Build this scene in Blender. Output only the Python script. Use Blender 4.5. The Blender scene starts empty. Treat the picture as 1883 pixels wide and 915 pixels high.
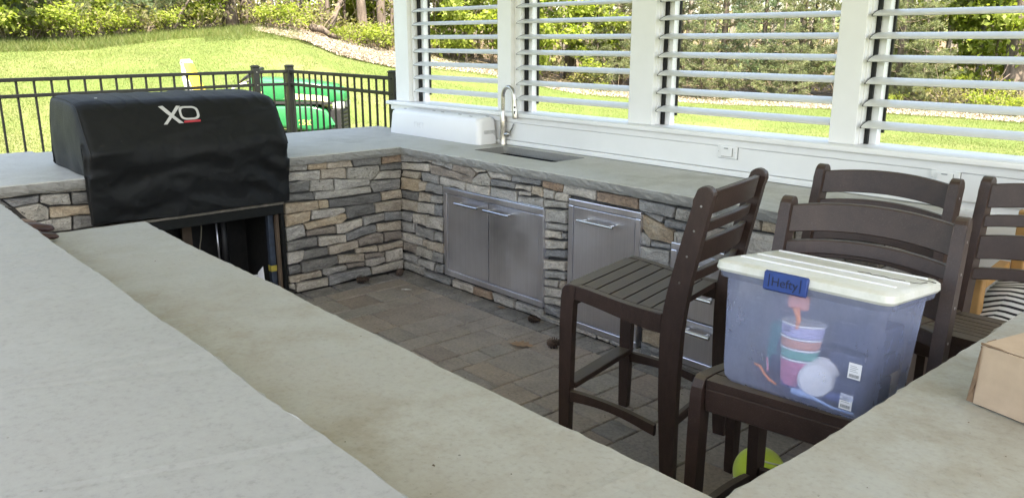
import bpy, bmesh, math, random
from math import sin, cos, pi, radians, atan2, sqrt, exp
from mathutils import Vector, Matrix, noise
import numpy as np

scene = bpy.context.scene
COL = scene.collection
random.seed(7)
rng = np.random.default_rng(7)

# ------------------------------------------------------------------ camera
CAM = Vector((4.83352, -3.23931, 1.64036))
FW = Vector((-0.72452, 0.64273, -0.24894)); RT = Vector((0.66334, 0.74832, 0.00147)); UP = Vector((-0.18723, 0.16407, 0.96852))
FPX, CX, CY = 1490.36, 941.5, 457.5
cd = bpy.data.cameras.new('camera'); co = bpy.data.objects.new('camera', cd); COL.objects.link(co)
cd.sensor_width = 36; cd.lens = FPX / 1883 * 36; cd.clip_start = .05; cd.clip_end = 800
co.matrix_world = Matrix(((RT.x, UP.x, -FW.x, CAM.x), (RT.y, UP.y, -FW.y, CAM.y), (RT.z, UP.z, -FW.z, CAM.z), (0, 0, 0, 1)))
scene.camera = co

# ------------------------------------------------------------------ light
SUN_DIR = Vector((0.82, -0.38, 0)).normalized()      # horizontal direction towards the sun
ELEV = radians(58)
world = bpy.data.worlds.new('World'); scene.world = world; world.use_nodes = True
wn = world.node_tree; bgn = wn.nodes['Background']
sky = wn.nodes.new('ShaderNodeTexSky'); sky.sky_type = 'NISHITA'; sky.sun_disc = False
sky.sun_elevation = ELEV; sky.sun_rotation = atan2(SUN_DIR.x, SUN_DIR.y)
sky.air_density = 1.0; sky.dust_density = 2.5; sky.ozone_density = 1.0
wn.links.new(sky.outputs[0], bgn.inputs[0]); bgn.inputs[1].default_value = 0.15
sl = bpy.data.lights.new('sun', 'SUN'); so = bpy.data.objects.new('sun', sl); COL.objects.link(so)
sl.energy = 4.7; sl.angle = radians(.53); sl.color = (1, .96, .88)
sdir = Vector((SUN_DIR.x * cos(ELEV), SUN_DIR.y * cos(ELEV), sin(ELEV)))
so.rotation_euler = sdir.to_track_quat('Z', 'Y').to_euler(); so.location = (0, 0, 20)
scene.view_settings.view_transform = 'Standard'; scene.view_settings.look = 'None'
scene.view_settings.gamma = 1; scene.view_settings.exposure = 2.50
scene.view_settings.use_white_balance = True; scene.view_settings.white_balance_temperature = 7450; scene.view_settings.white_balance_tint = 10
scene.cycles.max_bounces = 10; scene.cycles.diffuse_bounces = 5; scene.cycles.transparent_max_bounces = 24
scene.cycles.sample_clamp_indirect = 8

# ------------------------------------------------------------------ helpers
def at(px, py, ax, v):
    d = FW + RT * ((px - CX) / FPX) - UP * ((py - CY) / FPX)
    i = 'xyz'.index(ax); t = (v - CAM[i]) / d[i]
    return CAM + d * t
def tag(o, label=None, cat=None, group=None, kind=None):
    if label: o['label'] = label
    if cat: o['category'] = cat
    if group: o['group'] = group
    if kind: o['kind'] = kind
    return o
def thing(name, label, cat, loc=(0, 0, 0), rz=0, group=None):
    o = bpy.data.objects.new(name, None); COL.objects.link(o); o.location = loc; o.rotation_euler = (0, 0, rz)
    o.empty_display_size = .1
    return tag(o, label, cat, group)
def link(name, me, mat=None, parent=None, smooth=False):
    o = bpy.data.objects.new(name, me); COL.objects.link(o)
    if mat is not None and not me.materials: me.materials.append(mat)
    if parent: o.parent = parent
    if smooth: me.polygons.foreach_set('use_smooth', [True] * len(me.polygons))
    return o
class MB:
    """collects shapes in world coordinates (or local, when off is zero) and links them as one mesh"""
    def __init__(s, root=None): s.bm = bmesh.new(); s.off = Vector(root.location) if root else Vector()
    def add(s, vs, fs, mtx=None):
        bv = [s.bm.verts.new((mtx @ Vector(v)) if mtx else v) for v in vs]
        for f in fs:
            try: s.bm.faces.new([bv[i] for i in f])
            except ValueError: pass
        return s
    def box(s, x0, x1, y0, y1, z0, z1, b=0, seg=1, mtx=None):
        t = bmesh.new()
        vs = [t.verts.new((x, y, z)) for x in (x0, x1) for y in (y0, y1) for z in (z0, z1)]
        for f in ((0, 1, 3, 2), (4, 6, 7, 5), (0, 4, 5, 1), (2, 3, 7, 6), (0, 2, 6, 4), (1, 5, 7, 3)): t.faces.new([vs[i] for i in f])
        if b: bmesh.ops.bevel(t, geom=list(t.edges), offset=b, segments=seg, profile=.5, affect='EDGES')
        s.merge(t, mtx); return s
    def merge(s, t, mtx=None):
        if mtx: bmesh.ops.transform(t, matrix=mtx, verts=t.verts)
        mp = {v: s.bm.verts.new(v.co) for v in t.verts}
        for f in t.faces:
            nf = s.bm.faces.new([mp[v] for v in f.verts]); nf.smooth = f.smooth
        t.free()
    def prism(s, prof, a0, a1, axis='y', b=0, seg=1, mtx=None):
        """profile points in the plane across `axis`, extruded from a0 to a1"""
        t = bmesh.new()
        def p(u, v, a): return {'y': (u, a, v), 'x': (a, u, v), 'z': (u, v, a)}[axis]
        A = [t.verts.new(p(u, v, a0)) for u, v in prof]; B = [t.verts.new(p(u, v, a1)) for u, v in prof]
        n = len(prof); caps = [t.faces.new(A[::-1]), t.faces.new(B)]
        for i in range(n): t.faces.new([A[i], A[(i + 1) % n], B[(i + 1) % n], B[i]])
        if b:
            es = set(e for f in caps for e in f.edges)
            bmesh.ops.bevel(t, geom=list(es), offset=b, segments=seg, profile=.5, affect='EDGES')
        bmesh.ops.recalc_face_normals(t, faces=t.faces)
        s.merge(t, mtx); return s
    def tube(s, pts, rad, n=10, cap=True, mtx=None):
        pts = [Vector(p) for p in pts]; rads = rad if isinstance(rad, (list, tuple)) else [rad] * len(pts)
        rings = []; up = None
        for i, p in enumerate(pts):
            d = (pts[min(i + 1, len(pts) - 1)] - pts[max(i - 1, 0)]).normalized()
            if up is None: up = d.orthogonal().normalized()
            up = (up - d * up.dot(d)).normalized(); w = d.cross(up)
            rings.append([p + (up * cos(2 * pi * k / n) + w * sin(2 * pi * k / n)) * rads[i] for k in range(n)])
        vs = [v for r in rings for v in r]; fs = []
        for i in range(len(pts) - 1):
            for k in range(n): fs.append((i * n + k, i * n + (k + 1) % n, (i + 1) * n + (k + 1) % n, (i + 1) * n + k))
        if cap: fs += [tuple(range(n))[::-1], tuple((len(pts) - 1) * n + k for k in range(n))]
        return s.add(vs, fs, mtx)
    def lathe(s, prof, c=(0, 0, 0), n=20, mtx=None):
        vs = [(c[0] + r * cos(2 * pi * k / n), c[1] + r * sin(2 * pi * k / n), c[2] + z) for r, z in prof for k in range(n)]
        fs = [(i * n + k, i * n + (k + 1) % n, (i + 1) * n + (k + 1) % n, (i + 1) * n + k) for i in range(len(prof) - 1) for k in range(n)]
        fs += [tuple(range(n))[::-1], tuple((len(prof) - 1) * n + k for k in range(n))]
        return s.add(vs, fs, mtx)
    def build(s, name, mat, parent=None, smooth=False, mats=None):
        bmesh.ops.recalc_face_normals(s.bm, faces=s.bm.faces)
        if s.off.length: bmesh.ops.translate(s.bm, vec=-s.off, verts=s.bm.verts)
        me = bpy.data.meshes.new(name); s.bm.to_mesh(me); s.bm.free()
        o = link(name, me, mat, parent, smooth)
        if smooth == 'auto':
            me.set_sharp_from_angle(angle=radians(35))
        return o
def copy_tree(o, parent=None):
    c = o.copy(); COL.objects.link(c); c.parent = parent
    for ch in o.children: copy_tree(ch, c)
    return c
def np_mesh(name, V, F):
    """V (n,3), F (m,k) arrays -> mesh, fast"""
    me = bpy.data.meshes.new(name); k = F.shape[1]
    me.vertices.add(len(V)); me.vertices.foreach_set('co', V.astype(np.float32).ravel())
    me.loops.add(F.size); me.loops.foreach_set('vertex_index', F.astype(np.int32).ravel())
    me.polygons.add(len(F)); me.polygons.foreach_set('loop_start', np.arange(0, F.size, k, dtype=np.int32))
    me.update(calc_edges=True); return me

# ------------------------------------------------------------------ materials
def new_mat(name):
    m = bpy.data.materials.new(name); m.use_nodes = True
    nt = m.node_tree; b = nt.nodes['Principled BSDF']; return m, nt, b
def setin(b, **k):
    for n, v in k.items(): b.inputs[n.replace('_', ' ')].default_value = v
def N(nt, t, **k):
    n = nt.nodes.new(t)
    for a, v in k.items(): setattr(n, a, v)
    return n
def ramp(nt, src, stops, interp='LINEAR'):
    r = nt.nodes.new('ShaderNodeValToRGB'); r.color_ramp.interpolation = interp
    e = r.color_ramp.elements
    while len(e) < len(stops): e.new(.5)
    for i, (p, c) in enumerate(stops): e[i].position = p; e[i].color = (*c, 1) if len(c) == 3 else c
    nt.links.new(src, r.inputs[0]); return r.outputs[0]
def tex(nt, scale, detail=6, rough=.6, stretch=(1, 1, 1), kind='noise', coord='Object', off=None):
    tc = nt.nodes.new('ShaderNodeTexCoord'); mp = nt.nodes.new('ShaderNodeMapping')
    nt.links.new(tc.outputs[coord], mp.inputs[0]); mp.inputs['Scale'].default_value = stretch
    if off is not None: nt.links.new(off, mp.inputs['Location'])
    t = nt.nodes.new('ShaderNodeTexNoise' if kind == 'noise' else 'ShaderNodeTexVoronoi')
    t.inputs['Scale'].default_value = scale
    if kind == 'noise': t.inputs['Detail'].default_value = detail; t.inputs['Roughness'].default_value = rough
    nt.links.new(mp.outputs[0], t.inputs['Vector'])
    return t.outputs[0]
def bump(nt, b, h, strength=.3, dist=.01, prev=None):
    n = nt.nodes.new('ShaderNodeBump'); n.inputs['Strength'].default_value = strength; n.inputs['Distance'].default_value = dist
    nt.links.new(h, n.inputs['Height'])
    if prev: nt.links.new(prev, n.inputs['Normal'])
    nt.links.new(n.outputs[0], b.inputs['Normal']); return n.outputs[0]
def mixc(nt, fac, a, b_, mode='MIX'):
    n = nt.nodes.new('ShaderNodeMix'); n.data_type = 'RGBA'; n.blend_type = mode
    for sock, v in ((0, fac), (6, a), (7, b_)):
        if isinstance(v, (int, float)): n.inputs[sock].default_value = v
        elif isinstance(v, tuple): n.inputs[sock].default_value = (*v, 1) if len(v) == 3 else v
        else: nt.links.new(v, n.inputs[sock])
    return n.outputs[2]
def plain(name, col, rough=.5, metal=0, var=.12, nscale=30, bumpv=0, spec=None, bdist=.002):
    m, nt, b = new_mat(name); setin(b, Roughness=rough, Metallic=metal)
    if spec is not None: b.inputs['Specular IOR Level'].default_value = spec
    t = tex(nt, nscale)
    c = ramp(nt, t, [(.3, tuple(x * (1 - var) for x in col)), (.7, tuple(min(1, x * (1 + var)) for x in col))])
    nt.links.new(c, b.inputs['Base Color'])
    if bumpv: bump(nt, b, tex(nt, nscale * 3), bumpv, bdist)
    return m
def objrand(nt):
    oi = nt.nodes.new('ShaderNodeObjectInfo'); m = nt.nodes.new('ShaderNodeMath'); m.operation = 'MULTIPLY'; m.inputs[1].default_value = 37.0
    nt.links.new(oi.outputs['Random'], m.inputs[0]); c = nt.nodes.new('ShaderNodeCombineXYZ')
    for i in range(3): nt.links.new(m.outputs[0], c.inputs[i])
    return oi.outputs['Random'], c.outputs[0]

def stone_mat(name, c1, c2, c3, streak=3, speck=0):
    m, nt, b = new_mat(name); setin(b, Roughness=.88)
    rnd, off = objrand(nt)
    t1 = tex(nt, 9, 8, .65, (1, 1, streak), off=off); t2 = tex(nt, 55, 6, .7, (1, 1, streak * .8), off=off); t3 = tex(nt, 220, 3, .6)
    c = ramp(nt, t1, [(.28, c1), (.5, c2), (.72, c3)])
    c = mixc(nt, .75, c, ramp(nt, t2, [(.32, (.42, .42, .44)), (.52, (1, 1, 1)), (.75, (1.25, 1.22, 1.18))]), 'MULTIPLY')
    c = mixc(nt, .6, c, ramp(nt, t3, [(.35, (.6, .6, .6)), (.5, (1, 1, 1)), (.68, (1.2, 1.2, 1.2))]), 'MULTIPLY')
    c = mixc(nt, .55, c, ramp(nt, rnd, [(0, (.78, .78, .8)), (.5, (1, 1, 1)), (1, (1.2, 1.15, 1.08))]), 'MULTIPLY')
    if speck: c = mixc(nt, ramp(nt, tex(nt, 38, 5, .75, off=off), [(.6, (0, 0, 0)), (.66, (1, 1, 1))]), c, (.035, .03, .03))
    nt.links.new(c, b.inputs['Base Color'])
    n1 = bump(nt, b, t2, .75, .006); bump(nt, b, t3, .45, .002, n1)
    return m
STONE = {
 'g': stone_mat('stone_light_grey', (.27, .255, .235), (.38, .36, .33), (.51, .48, .44)),
 'w': stone_mat('stone_pale_beige', (.33, .30, .26), (.46, .42, .37), (.58, .54, .48), 2),
 't': stone_mat('stone_tan', (.30, .25, .20), (.42, .36, .29), (.51, .45, .375), 2.4),
 'o': stone_mat('stone_ochre', (.29, .215, .145), (.41, .325, .23), (.47, .40, .305), 2.5),
 'r': stone_mat('stone_rust', (.20, .14, .10), (.32, .23, .165), (.42, .34, .26), 1.5, 1),
 'b': stone_mat('stone_brown', (.19, .155, .13), (.275, .235, .20), (.36, .315, .27), 3),
 'd': stone_mat('stone_charcoal', (.115, .11, .105), (.175, .17, .162), (.27, .26, .245), 3.5),
 'u': stone_mat('stone_blue_grey', (.165, .162, .16), (.255, .25, .245), (.37, .36, .345), 4),
 's': stone_mat('stone_speckled', (.26, .24, .215), (.37, .345, .305), (.45, .42, .375), 2, 1),
}
def concrete(name, base, dirt, dirt_amt, edge=False, sc=1.0):
    m, nt, b = new_mat(name); setin(b, Roughness=.62); b.inputs['Specular IOR Level'].default_value = .5
    t1 = tex(nt, 1.6 * sc, 5, .6); t2 = tex(nt, 7 * sc, 9, .68); t3 = tex(nt, 70, 6, .7); t4 = tex(nt, 260, 3, .6)
    c = ramp(nt, t1, [(.3, tuple(x * .93 for x in base)), (.7, tuple(x * 1.06 for x in base))])
    f = mixc(nt, 1, ramp(nt, t1, [(.36, (.1, .1, .1)), (.6, (1, 1, 1))]), ramp(nt, t2, [(.36, (0, 0, 0)), (.60, (1, 1, 1))]), 'MULTIPLY')
    f2 = mixc(nt, 1, f, (dirt_amt,) * 3, 'MULTIPLY')
    c = mixc(nt, f2, c, dirt)
    c = mixc(nt, .5, c, ramp(nt, t2, [(.3, (.86, .87, .85)), (.6, (1.05, 1.05, 1.05))]), 'MULTIPLY')
    c = mixc(nt, .55, c, ramp(nt, t3, [(.30, (.66, .66, .64)), (.46, (1, 1, 1)), (.7, (1.14, 1.14, 1.14))]), 'MULTIPLY')
    # sparse dark pits and specks
    vo = tex(nt, 17, kind='v'); pit = ramp(nt, vo, [(.03, (1, 1, 1)), (.055, (0, 0, 0))])
    gate = ramp(nt, tex(nt, 6, 2), [(.52, (0, 0, 0)), (.58, (1, 1, 1))])
    c = mixc(nt, mixc(nt, 1, pit, gate, 'MULTIPLY'), c, (.10, .095, .08))
    nt.links.new(c, b.inputs['Base Color'])
    rr = ramp(nt, t2, [(.3, (.42,) * 3), (.7, (.62,) * 3)]); nt.links.new(rr, b.inputs['Roughness'])
    n1 = bump(nt, b, t2, .03 if not edge else .7, .01); bump(nt, b, t4 if not edge else t3, .12 if not edge else .8, .0015 if not edge else .006, n1)
    return m
M = {}
M['conc_up'] = concrete('concrete_pale', (.325, .328, .322), (.25, .248, .228), .4)
M['conc_low'] = concrete('concrete_stained', (.355, .35, .315), (.235, .21, .155), .75)
M['conc_side'] = concrete('concrete_side_counter', (.47, .465, .435), (.23, .22, .18), .5)
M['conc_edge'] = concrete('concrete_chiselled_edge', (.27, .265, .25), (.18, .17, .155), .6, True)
M['mortar'] = plain('mortar', (.045, .042, .04), .95, var=.3, bumpv=.3)
def steel(name, col=(.60, .59, .60), rough=.3, vert=True):
    m, nt, b = new_mat(name); setin(b, Metallic=1, Roughness=rough)
    t = tex(nt, 160, 4, .6, (.02, .02, 1) if not vert else (1, 1, .012)); t2 = tex(nt, 2.5, 4)
    c = ramp(nt, t, [(.3, tuple(x * .95 for x in col)), (.7, tuple(x * 1.05 for x in col))])
    c = mixc(nt, .6, c, ramp(nt, t2, [(.3, (.8, .8, .82)), (.7, (1.1, 1.1, 1.1))]), 'MULTIPLY')
    nt.links.new(c, b.inputs['Base Color'])
    r = ramp(nt, t2, [(.3, (rough - .06,) * 3), (.7, (rough + .12,) * 3)]); nt.links.new(r, b.inputs['Roughness'])
    bump(nt, b, t, .03, .0003); b.inputs['Anisotropic'].default_value = .5
    return m
M['steel'] = steel('brushed_steel', (.80, .80, .86), .34); M['steel_bright'] = steel('polished_steel_edge', (.62, .62, .62), .18)
M['nickel'] = steel('brushed_nickel', (.5, .48, .45), .25)
M['white'] = plain('white_painted_trim', (.78, .78, .775), .42, var=.03, nscale=5, bumpv=.03)
M['slat'] = plain('louver_white', (.64, .64, .61), .38, var=.05, nscale=8)
M['blackmetal'] = plain('black_powder_coat', (.007, .008, .008), .38, var=.3, nscale=40, spec=.3)
M['blackplastic'] = plain('black_plastic', (.015, .015, .016), .5, var=.2)
M['whiteplastic'] = plain('white_moulded_plastic', (.80, .80, .82), .3, var=.02, nscale=4)
M['darkhole'] = plain('dark_recess', (.05, .05, .055), .7)
M['sink'] = plain('dark_composite_sink', (.010, .010, .012), .5, var=.3, nscale=200, spec=.15)
M['sinkedge'] = M['conc_edge']
def poly(name, col, spk):
    m, nt, b = new_mat(name); setin(b, Roughness=.46); b.inputs['Specular IOR Level'].default_value = .4
    t = tex(nt, 40, 6, .7, (1, .25, .25)); s = tex(nt, 330, 2, .5)
    c = ramp(nt, t, [(.3, tuple(x * .75 for x in col)), (.7, tuple(x * 1.3 for x in col))])
    c = mixc(nt, ramp(nt, s, [(.6, (0, 0, 0)), (.72, (.5, .5, .5))]), c, spk)
    ge = nt.nodes.new('ShaderNodeNewGeometry'); sp = nt.nodes.new('ShaderNodeSeparateXYZ'); nt.links.new(ge.outputs['Normal'], sp.inputs[0])
    up = ramp(nt, sp.outputs[2], [(.75, (0, 0, 0)), (.97, (1, 1, 1))]); dn = ramp(nt, tex(nt, 9, 8, .7), [(.3, (.22,) * 3), (.7, (.6,) * 3)])
    dust = mixc(nt, 1, up, dn, 'MULTIPLY'); c = mixc(nt, dust, c, (.135, .115, .080))       # settled pollen
    nt.links.new(c, b.inputs['Base Color']); nt.links.new(ramp(nt, dust, [(0, (.42,) * 3), (1, (.75,) * 3)]), b.inputs['Roughness'])
    bump(nt, b, s, .35, .0012); return m
M['poly'] = poly('dark_brown_recycled_lumber', (.040, .0235, .0185), (.10, .08, .07))
M['screw'] = plain('screw_steel', (.6, .6, .6), .3, 1)
def cloth(name, col):
    m, nt, b = new_mat(name); setin(b, Roughness=.62); b.inputs['Specular IOR Level'].default_value = .26
    t = tex(nt, 3, 6, .6); w = tex(nt, 900, 2)
    c = ramp(nt, t, [(.3, tuple(x * .7 for x in col)), (.7, tuple(x * 1.4 for x in col))])
    d = ramp(nt, tex(nt, 60, 3, .6), [(.70, (0, 0, 0)), (.78, (.35, .35, .35))])
    c = mixc(nt, d, c, (.12, .12, .115)); nt.links.new(c, b.inputs['Base Color'])
    n1 = bump(nt, b, w, .3, .0008); n1 = bump(nt, b, tex(nt, 14, 5, .55), .25, .012, n1)
    rt = tex(nt, 4.5, 3, .5, (1, .6, 1.3)); rt.node.noise_type = 'RIDGED_MULTIFRACTAL'; bump(nt, b, rt, .35, .012, n1)
    b.inputs['Sheen Weight'].default_value = .03
    return m
M['cover'] = cloth('black_cover_fabric', (.0045, .0052, .0058))
M['logo_w'] = plain('logo_silver_print', (.50, .50, .50), .5, var=.06, nscale=200)
M['logo_r'] = plain('logo_red_print', (.42, .035, .05), .5, var=.08, nscale=200)
M['seam'] = plain('black_seam_piping', (.006, .006, .007), .7)
def paver_mat():
    m, nt, b = new_mat('tumbled_paver'); setin(b, Roughness=.85)
    rnd, off = objrand(nt)
    c = ramp(nt, rnd, [(0, (.23, .19, .165)), (.25, (.265, .235, .21)), (.5, (.235, .218, .20)), (.75, (.285, .235, .195)), (1, (.20, .19, .18))])
    t1 = tex(nt, 5, 6, .6, off=off); t2 = tex(nt, 60, 7, .7); t3 = tex(nt, 300, 2)
    c = mixc(nt, .8, c, ramp(nt, t1, [(.25, (.68, .66, .66)), (.5, (1, 1, 1)), (.75, (1.25, 1.2, 1.12))]), 'MULTIPLY')
    c = mixc(nt, .8, c, ramp(nt, t2, [(.3, (.62, .62, .62)), (.55, (1.05, 1.05, 1.05)), (.75, (1.3, 1.28, 1.22))]), 'MULTIPLY')
    nt.links.new(c, b.inputs['Base Color']); n1 = bump(nt, b, t2, .5, .004); bump(nt, b, t3, .3, .001, n1); return m
M['paver'] = paver_mat()
M['border'] = stone_mat('border_paver', (.13, .125, .12), (.19, .18, .17), (.27, .25, .235), 1)
M['sand'] = plain('joint_sand', (.055, .048, .042), .95, var=.5, nscale=60, bumpv=.6, bdist=.004)
M['cardboard'] = plain('cardboard', (.43, .32, .225), .8, var=.07, nscale=25, bumpv=.1)
M['cardtorn'] = plain('torn_cardboard', (.18, .115, .07), .9, var=.3)
M['wood'] = plain('honey_wood', (.42, .235, .085), .5, var=.18, nscale=14)
M['dullwood'] = plain('raw_stud_wood', (.11, .075, .05), .8, var=.25, nscale=12)
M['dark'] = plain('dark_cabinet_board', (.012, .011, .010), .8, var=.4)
M['bluepaint'] = plain('blue_grey_post', (.03, .042, .065), .5, var=.5, nscale=12)
M['yellow'] = plain('yellow_tape', (.45, .36, .06), .5)
M['leather'] = plain('dark_maroon_leather', (.055, .025, .025), .45, var=.4, nscale=25, bumpv=.3)
M['palelining'] = plain('pale_fabric_lining', (.20, .15, .13), .8)

# ------------------------------------------------------------------ terrain
EDGE = [(-2600, 75, 15), (-600, 76, 15), (0, 80, 15), (170, 75, 16), (300, 60, 17), (480, 50, 18), (560, 58, 18.5), (725, 100, 20), (900, 128, 22),
        (1080, 165, 23.5), (1300, 182, 22.5), (1500, 190, 21), (1700, 203, 19), (1883, 215, 18), (2500, 235, 17), (3600, 262, 17)]
def edge_pt(u, v, D):
    d = FW + RT * ((u - CX) / FPX) - UP * ((v - CY) / FPX); p = CAM + d * D
    a = atan2(p.y - CAM.y, p.x - CAM.x) % (2 * pi); return a, sqrt((p.x - CAM.x) ** 2 + (p.y - CAM.y) ** 2), p.z
ET = sorted(edge_pt(*e) for e in EDGE)
EA = np.array([e[0] for e in ET]); ER = np.array([e[1] for e in ET]); EZ = np.array([e[2] for e in ET])
def edge_at(a):
    a = a % (2 * pi); return float(np.interp(a, EA, ER)), float(np.interp(a, EA, EZ))
def ground(x, y):
    dx, dy = x - CAM.x, y - CAM.y; r = sqrt(dx * dx + dy * dy); a = atan2(dy, dx) % (2 * pi); er, ez = edge_at(a)
    inb = min(1, max(0, min(a - EA[0], EA[-1] - a) / .25 + 1))
    base = -.10
    t = min(1, max(0, (r - 8.8) / (er - 8.8))); s = t * t * (3 - 2 * t) * .55 + t * .45
    z = base + (ez - base) * s
    if r > er: z += (r - er) * .035
    n = noise.noise(Vector((x * .25, y * .25, 0))) * .10 + noise.noise(Vector((x * .8, y * .8, 3))) * .03
    return (z + n * min(1, max(0, (r - 8) / 5))) * inb + base * (1 - inb)

def lawn_mat():
    m, nt, b = new_mat('lawn_grass'); setin(b, Roughness=.8); b.inputs['Specular IOR Level'].default_value = .2
    t1 = tex(nt, .35, 5, .6); t2 = tex(nt, 3.5, 8, .7); t3 = tex(nt, 30, 5, .7)
    c = ramp(nt, t1, [(.3, (.070, .108, .026)), (.5, (.092, .125, .034)), (.62, (.12, .14, .05)), (.75, (.155, .15, .075))])
    c = mixc(nt, ramp(nt, t2, [(.55, (0, 0, 0)), (.75, (.55, .55, .55))]), c, (.15, .14, .075))
    c = mixc(nt, .7, c, ramp(nt, t3, [(.3, (.5, .55, .45)), (.6, (1.1, 1.1, 1.1))]), 'MULTIPLY')
    nt.links.new(c, b.inputs['Base Color']); bump(nt, b, t3, .8, .03); return m
def floor_mat():
    m, nt, b = new_mat('forest_litter'); setin(b, Roughness=.9)
    t2 = tex(nt, 4, 8, .7); t3 = tex(nt, 40, 5, .7)
    c = ramp(nt, t2, [(.3, (.05, .035, .02)), (.5, (.12, .085, .05)), (.72, (.20, .16, .10))])
    c = mixc(nt, .8, c, ramp(nt, t3, [(.3, (.4, .4, .4)), (.6, (1.2, 1.2, 1.2))]), 'MULTIPLY')
    nt.links.new(c, b.inputs['Base Color']); bump(nt, b, t3, .8, .03); return m
M['lawn'] = lawn_mat(); M['litter'] = floor_mat()
def polar_sheet(name, a0, a1, na, radii, mat, lift=0, rel=False):
    vs, fs = [], []
    for i in range(na + 1):
        a = a0 + (a1 - a0) * i / na; er, _ = edge_at(a)
        for r in radii:
            rr = er * r if rel else r
            x, y = CAM.x + rr * cos(a), CAM.y + rr * sin(a)
            vs.append((x, y, ground(x, y) + lift))
    n = len(radii)
    for i in range(na):
        for j in range(n - 1): fs.append((i * n + j, (i + 1) * n + j, (i + 1) * n + j + 1, i * n + j + 1))
    me = bpy.data.meshes.new(name); me.from_pydata(vs, [], fs); me.update()
    return link(name, me, mat, None, True)
g = polar_sheet('lawn_ground', 0, 2 * pi, 240, [0.05, 3, 6, 8, 9, 10, 11, 12, 13, 14, 15, 16, 17, 18, 19, 20, 21, 22, 23.5, 25, 27, 30, 35, 42, 60, 110, 300], M['lawn']); tag(g, kind='structure')
A0, A1 = EA[0] + .02, EA[-1] - .02
g = polar_sheet('forest_floor', A0, A1, 200, [1.0, 1.03, 1.08, 1.2, 1.4, 1.8, 2.5, 4], M['litter'], .03, True); tag(g, kind='structure')

# ------------------------------------------------------------------ the stone counter: walls, stones, top
H = .914
SC = thing('stone_counter', 'L-shaped stacked-stone kitchen counter with grey concrete top, sink and steel doors', 'counter')
m = MB(SC)                                    # solid cores behind the stones, with the grill opening left free
m.box(-.70, -.02, -.93, -.02, 0, .855); m.box(-.70, -.02, -4.2, -2.065, 0, .855)
m.box(-.70, -.60, -2.065, -.93, 0, .855); m.box(-.601, -.02, -2.064, -.931, .66, .855)
m.box(-.70, .485, .02, .60, 0, .855); m.box(.485, 1.31, .05, .60, 0, .70); m.box(.485, 1.31, .02, .05, 0, .855)
m.box(1.31, 3.44, .02, .60, 0, .855); m.box(-.019, .0, .0, .019, 0, .855)
m.build('wall_core', M['mortar'], SC)

def stone(poly, wall, mat, depth=None):
    """poly: corner points (s, z) on the wall; wall 'g' lies on x=0 with s=y, wall 's' on y=0 with s=x"""
    P = [Vector(p) for p in poly]
    ar = sum(P[i].x * P[(i + 1) % len(P)].y - P[(i + 1) % len(P)].x * P[i].y for i in range(len(P)))
    if ar < 0: P = P[::-1]
    pts = []
    for i, p in enumerate(P):                 # corners chipped, edges wandering
        q = P[(i + 1) % len(P)]; pr = P[i - 1]; L = (q - p).length; Lp = (p - pr).length
        c = min(.007, L * .2, Lp * .2) * random.uniform(.3, 1)
        pts.append(p + (pr - p).normalized() * c); pts.append(p + (q - p).normalized() * c)
        if L > .09:
            for k in range(1, 2 if L < .16 else 3):
                t = k / (2 if L < .16 else 3); nrm = Vector(((q - p).y, -(q - p).x)).normalized()
                pts.append(p + (q - p) * t + nrm * random.uniform(-.004, .003))
    cen = sum(pts, Vector((0, 0))) / len(pts)
    d = random.uniform(.004, .015) if depth is None else depth
    tx, tz = random.uniform(-.06, .06), random.uniform(-.10, .10)
    def w(p, dd):
        return (dd, p.x, p.y) if wall == 'g' else (p.x, -dd, p.y)
    def inset(p, a): v = cen - p; return p + v * min(.6, a / max(v.length, .01))
    vs, n = [], len(pts)
    for p in pts: vs.append(w(inset(p, .0022), -.018))
    for p in pts: vs.append(w(inset(p, .0022 + random.uniform(0, .0018)), d - .004 + random.uniform(-.003, .003)))
    for p in pts:
        q = inset(p, random.uniform(.005, .011)); vs.append(w(q, d + (q.x - cen.x) * tx + (q.y - cen.y) * tz + random.uniform(-.003, .004)))
    for p in pts:
        q = inset(p, (cen - p).length * .55); vs.append(w(q, d + .003 + (q.x - cen.x) * tx + (q.y - cen.y) * tz + random.uniform(-.004, .006)))
    fs = []
    for r in range(3):
        for k in range(n):
            fs.append((r * n + k, r * n + (k + 1) % n, (r + 1) * n + (k + 1) % n, (r + 1) * n + k))
    fs.append(tuple(range(3 * n, 4 * n)))
    b = MB(SC); b.add(vs, fs); return b.build('stone', mat, SC)
def traced(txt, ox, oy, sc, wall):
    for ln in txt.strip().split('\n'):
        v = ln.split(); nums = [float(a) for a in v[:-1]]
        pts = []
        for i in range(0, len(nums), 2):
            p = at(ox + nums[i] / sc, oy + nums[i + 1] / sc, 'x' if wall == 'g' else 'y', 0)
            pts.append((p.y, max(.004, min(.856, p.z))) if wall == 'g' else (p.x, max(.004, min(.856, p.z))))
        stone(pts, wall, STONE[v[-1]])
def fill(wall, s0, s1, z0, z1, hmin=.045, hmax=.085):
    z = z0; rows = []
    while z < z1 - .03:
        h = random.uniform(hmin, hmax)
        if z1 - z - h < .035: h = z1 - z
        rows.append((z, min(z1, z + h))); z += h
    for k, (a, b) in enumerate(rows):
        def wob(s, zz, seed): return 0 if zz in (z0, z1) else .009 * sin(s * 9 + seed * 2.1) + .006 * sin(s * 23 + seed)
        s = s0
        while s < s1 - .01:
            L = random.uniform(.09, .30); e = s + L
            if s1 - e < .08: e = s1
            sl = random.uniform(-.012, .012) if e < s1 else 0
            mat = STONE[random.choice('gwttosdubgwgwub')]
            stone([(s, a + wob(s, a, k)), (e, a + wob(e, a, k)), (e + sl, b + wob(e, b, k + 1)), (s + (0 if s == s0 else .003), b + wob(s, b, k + 1))], wall, mat); s = e
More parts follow.
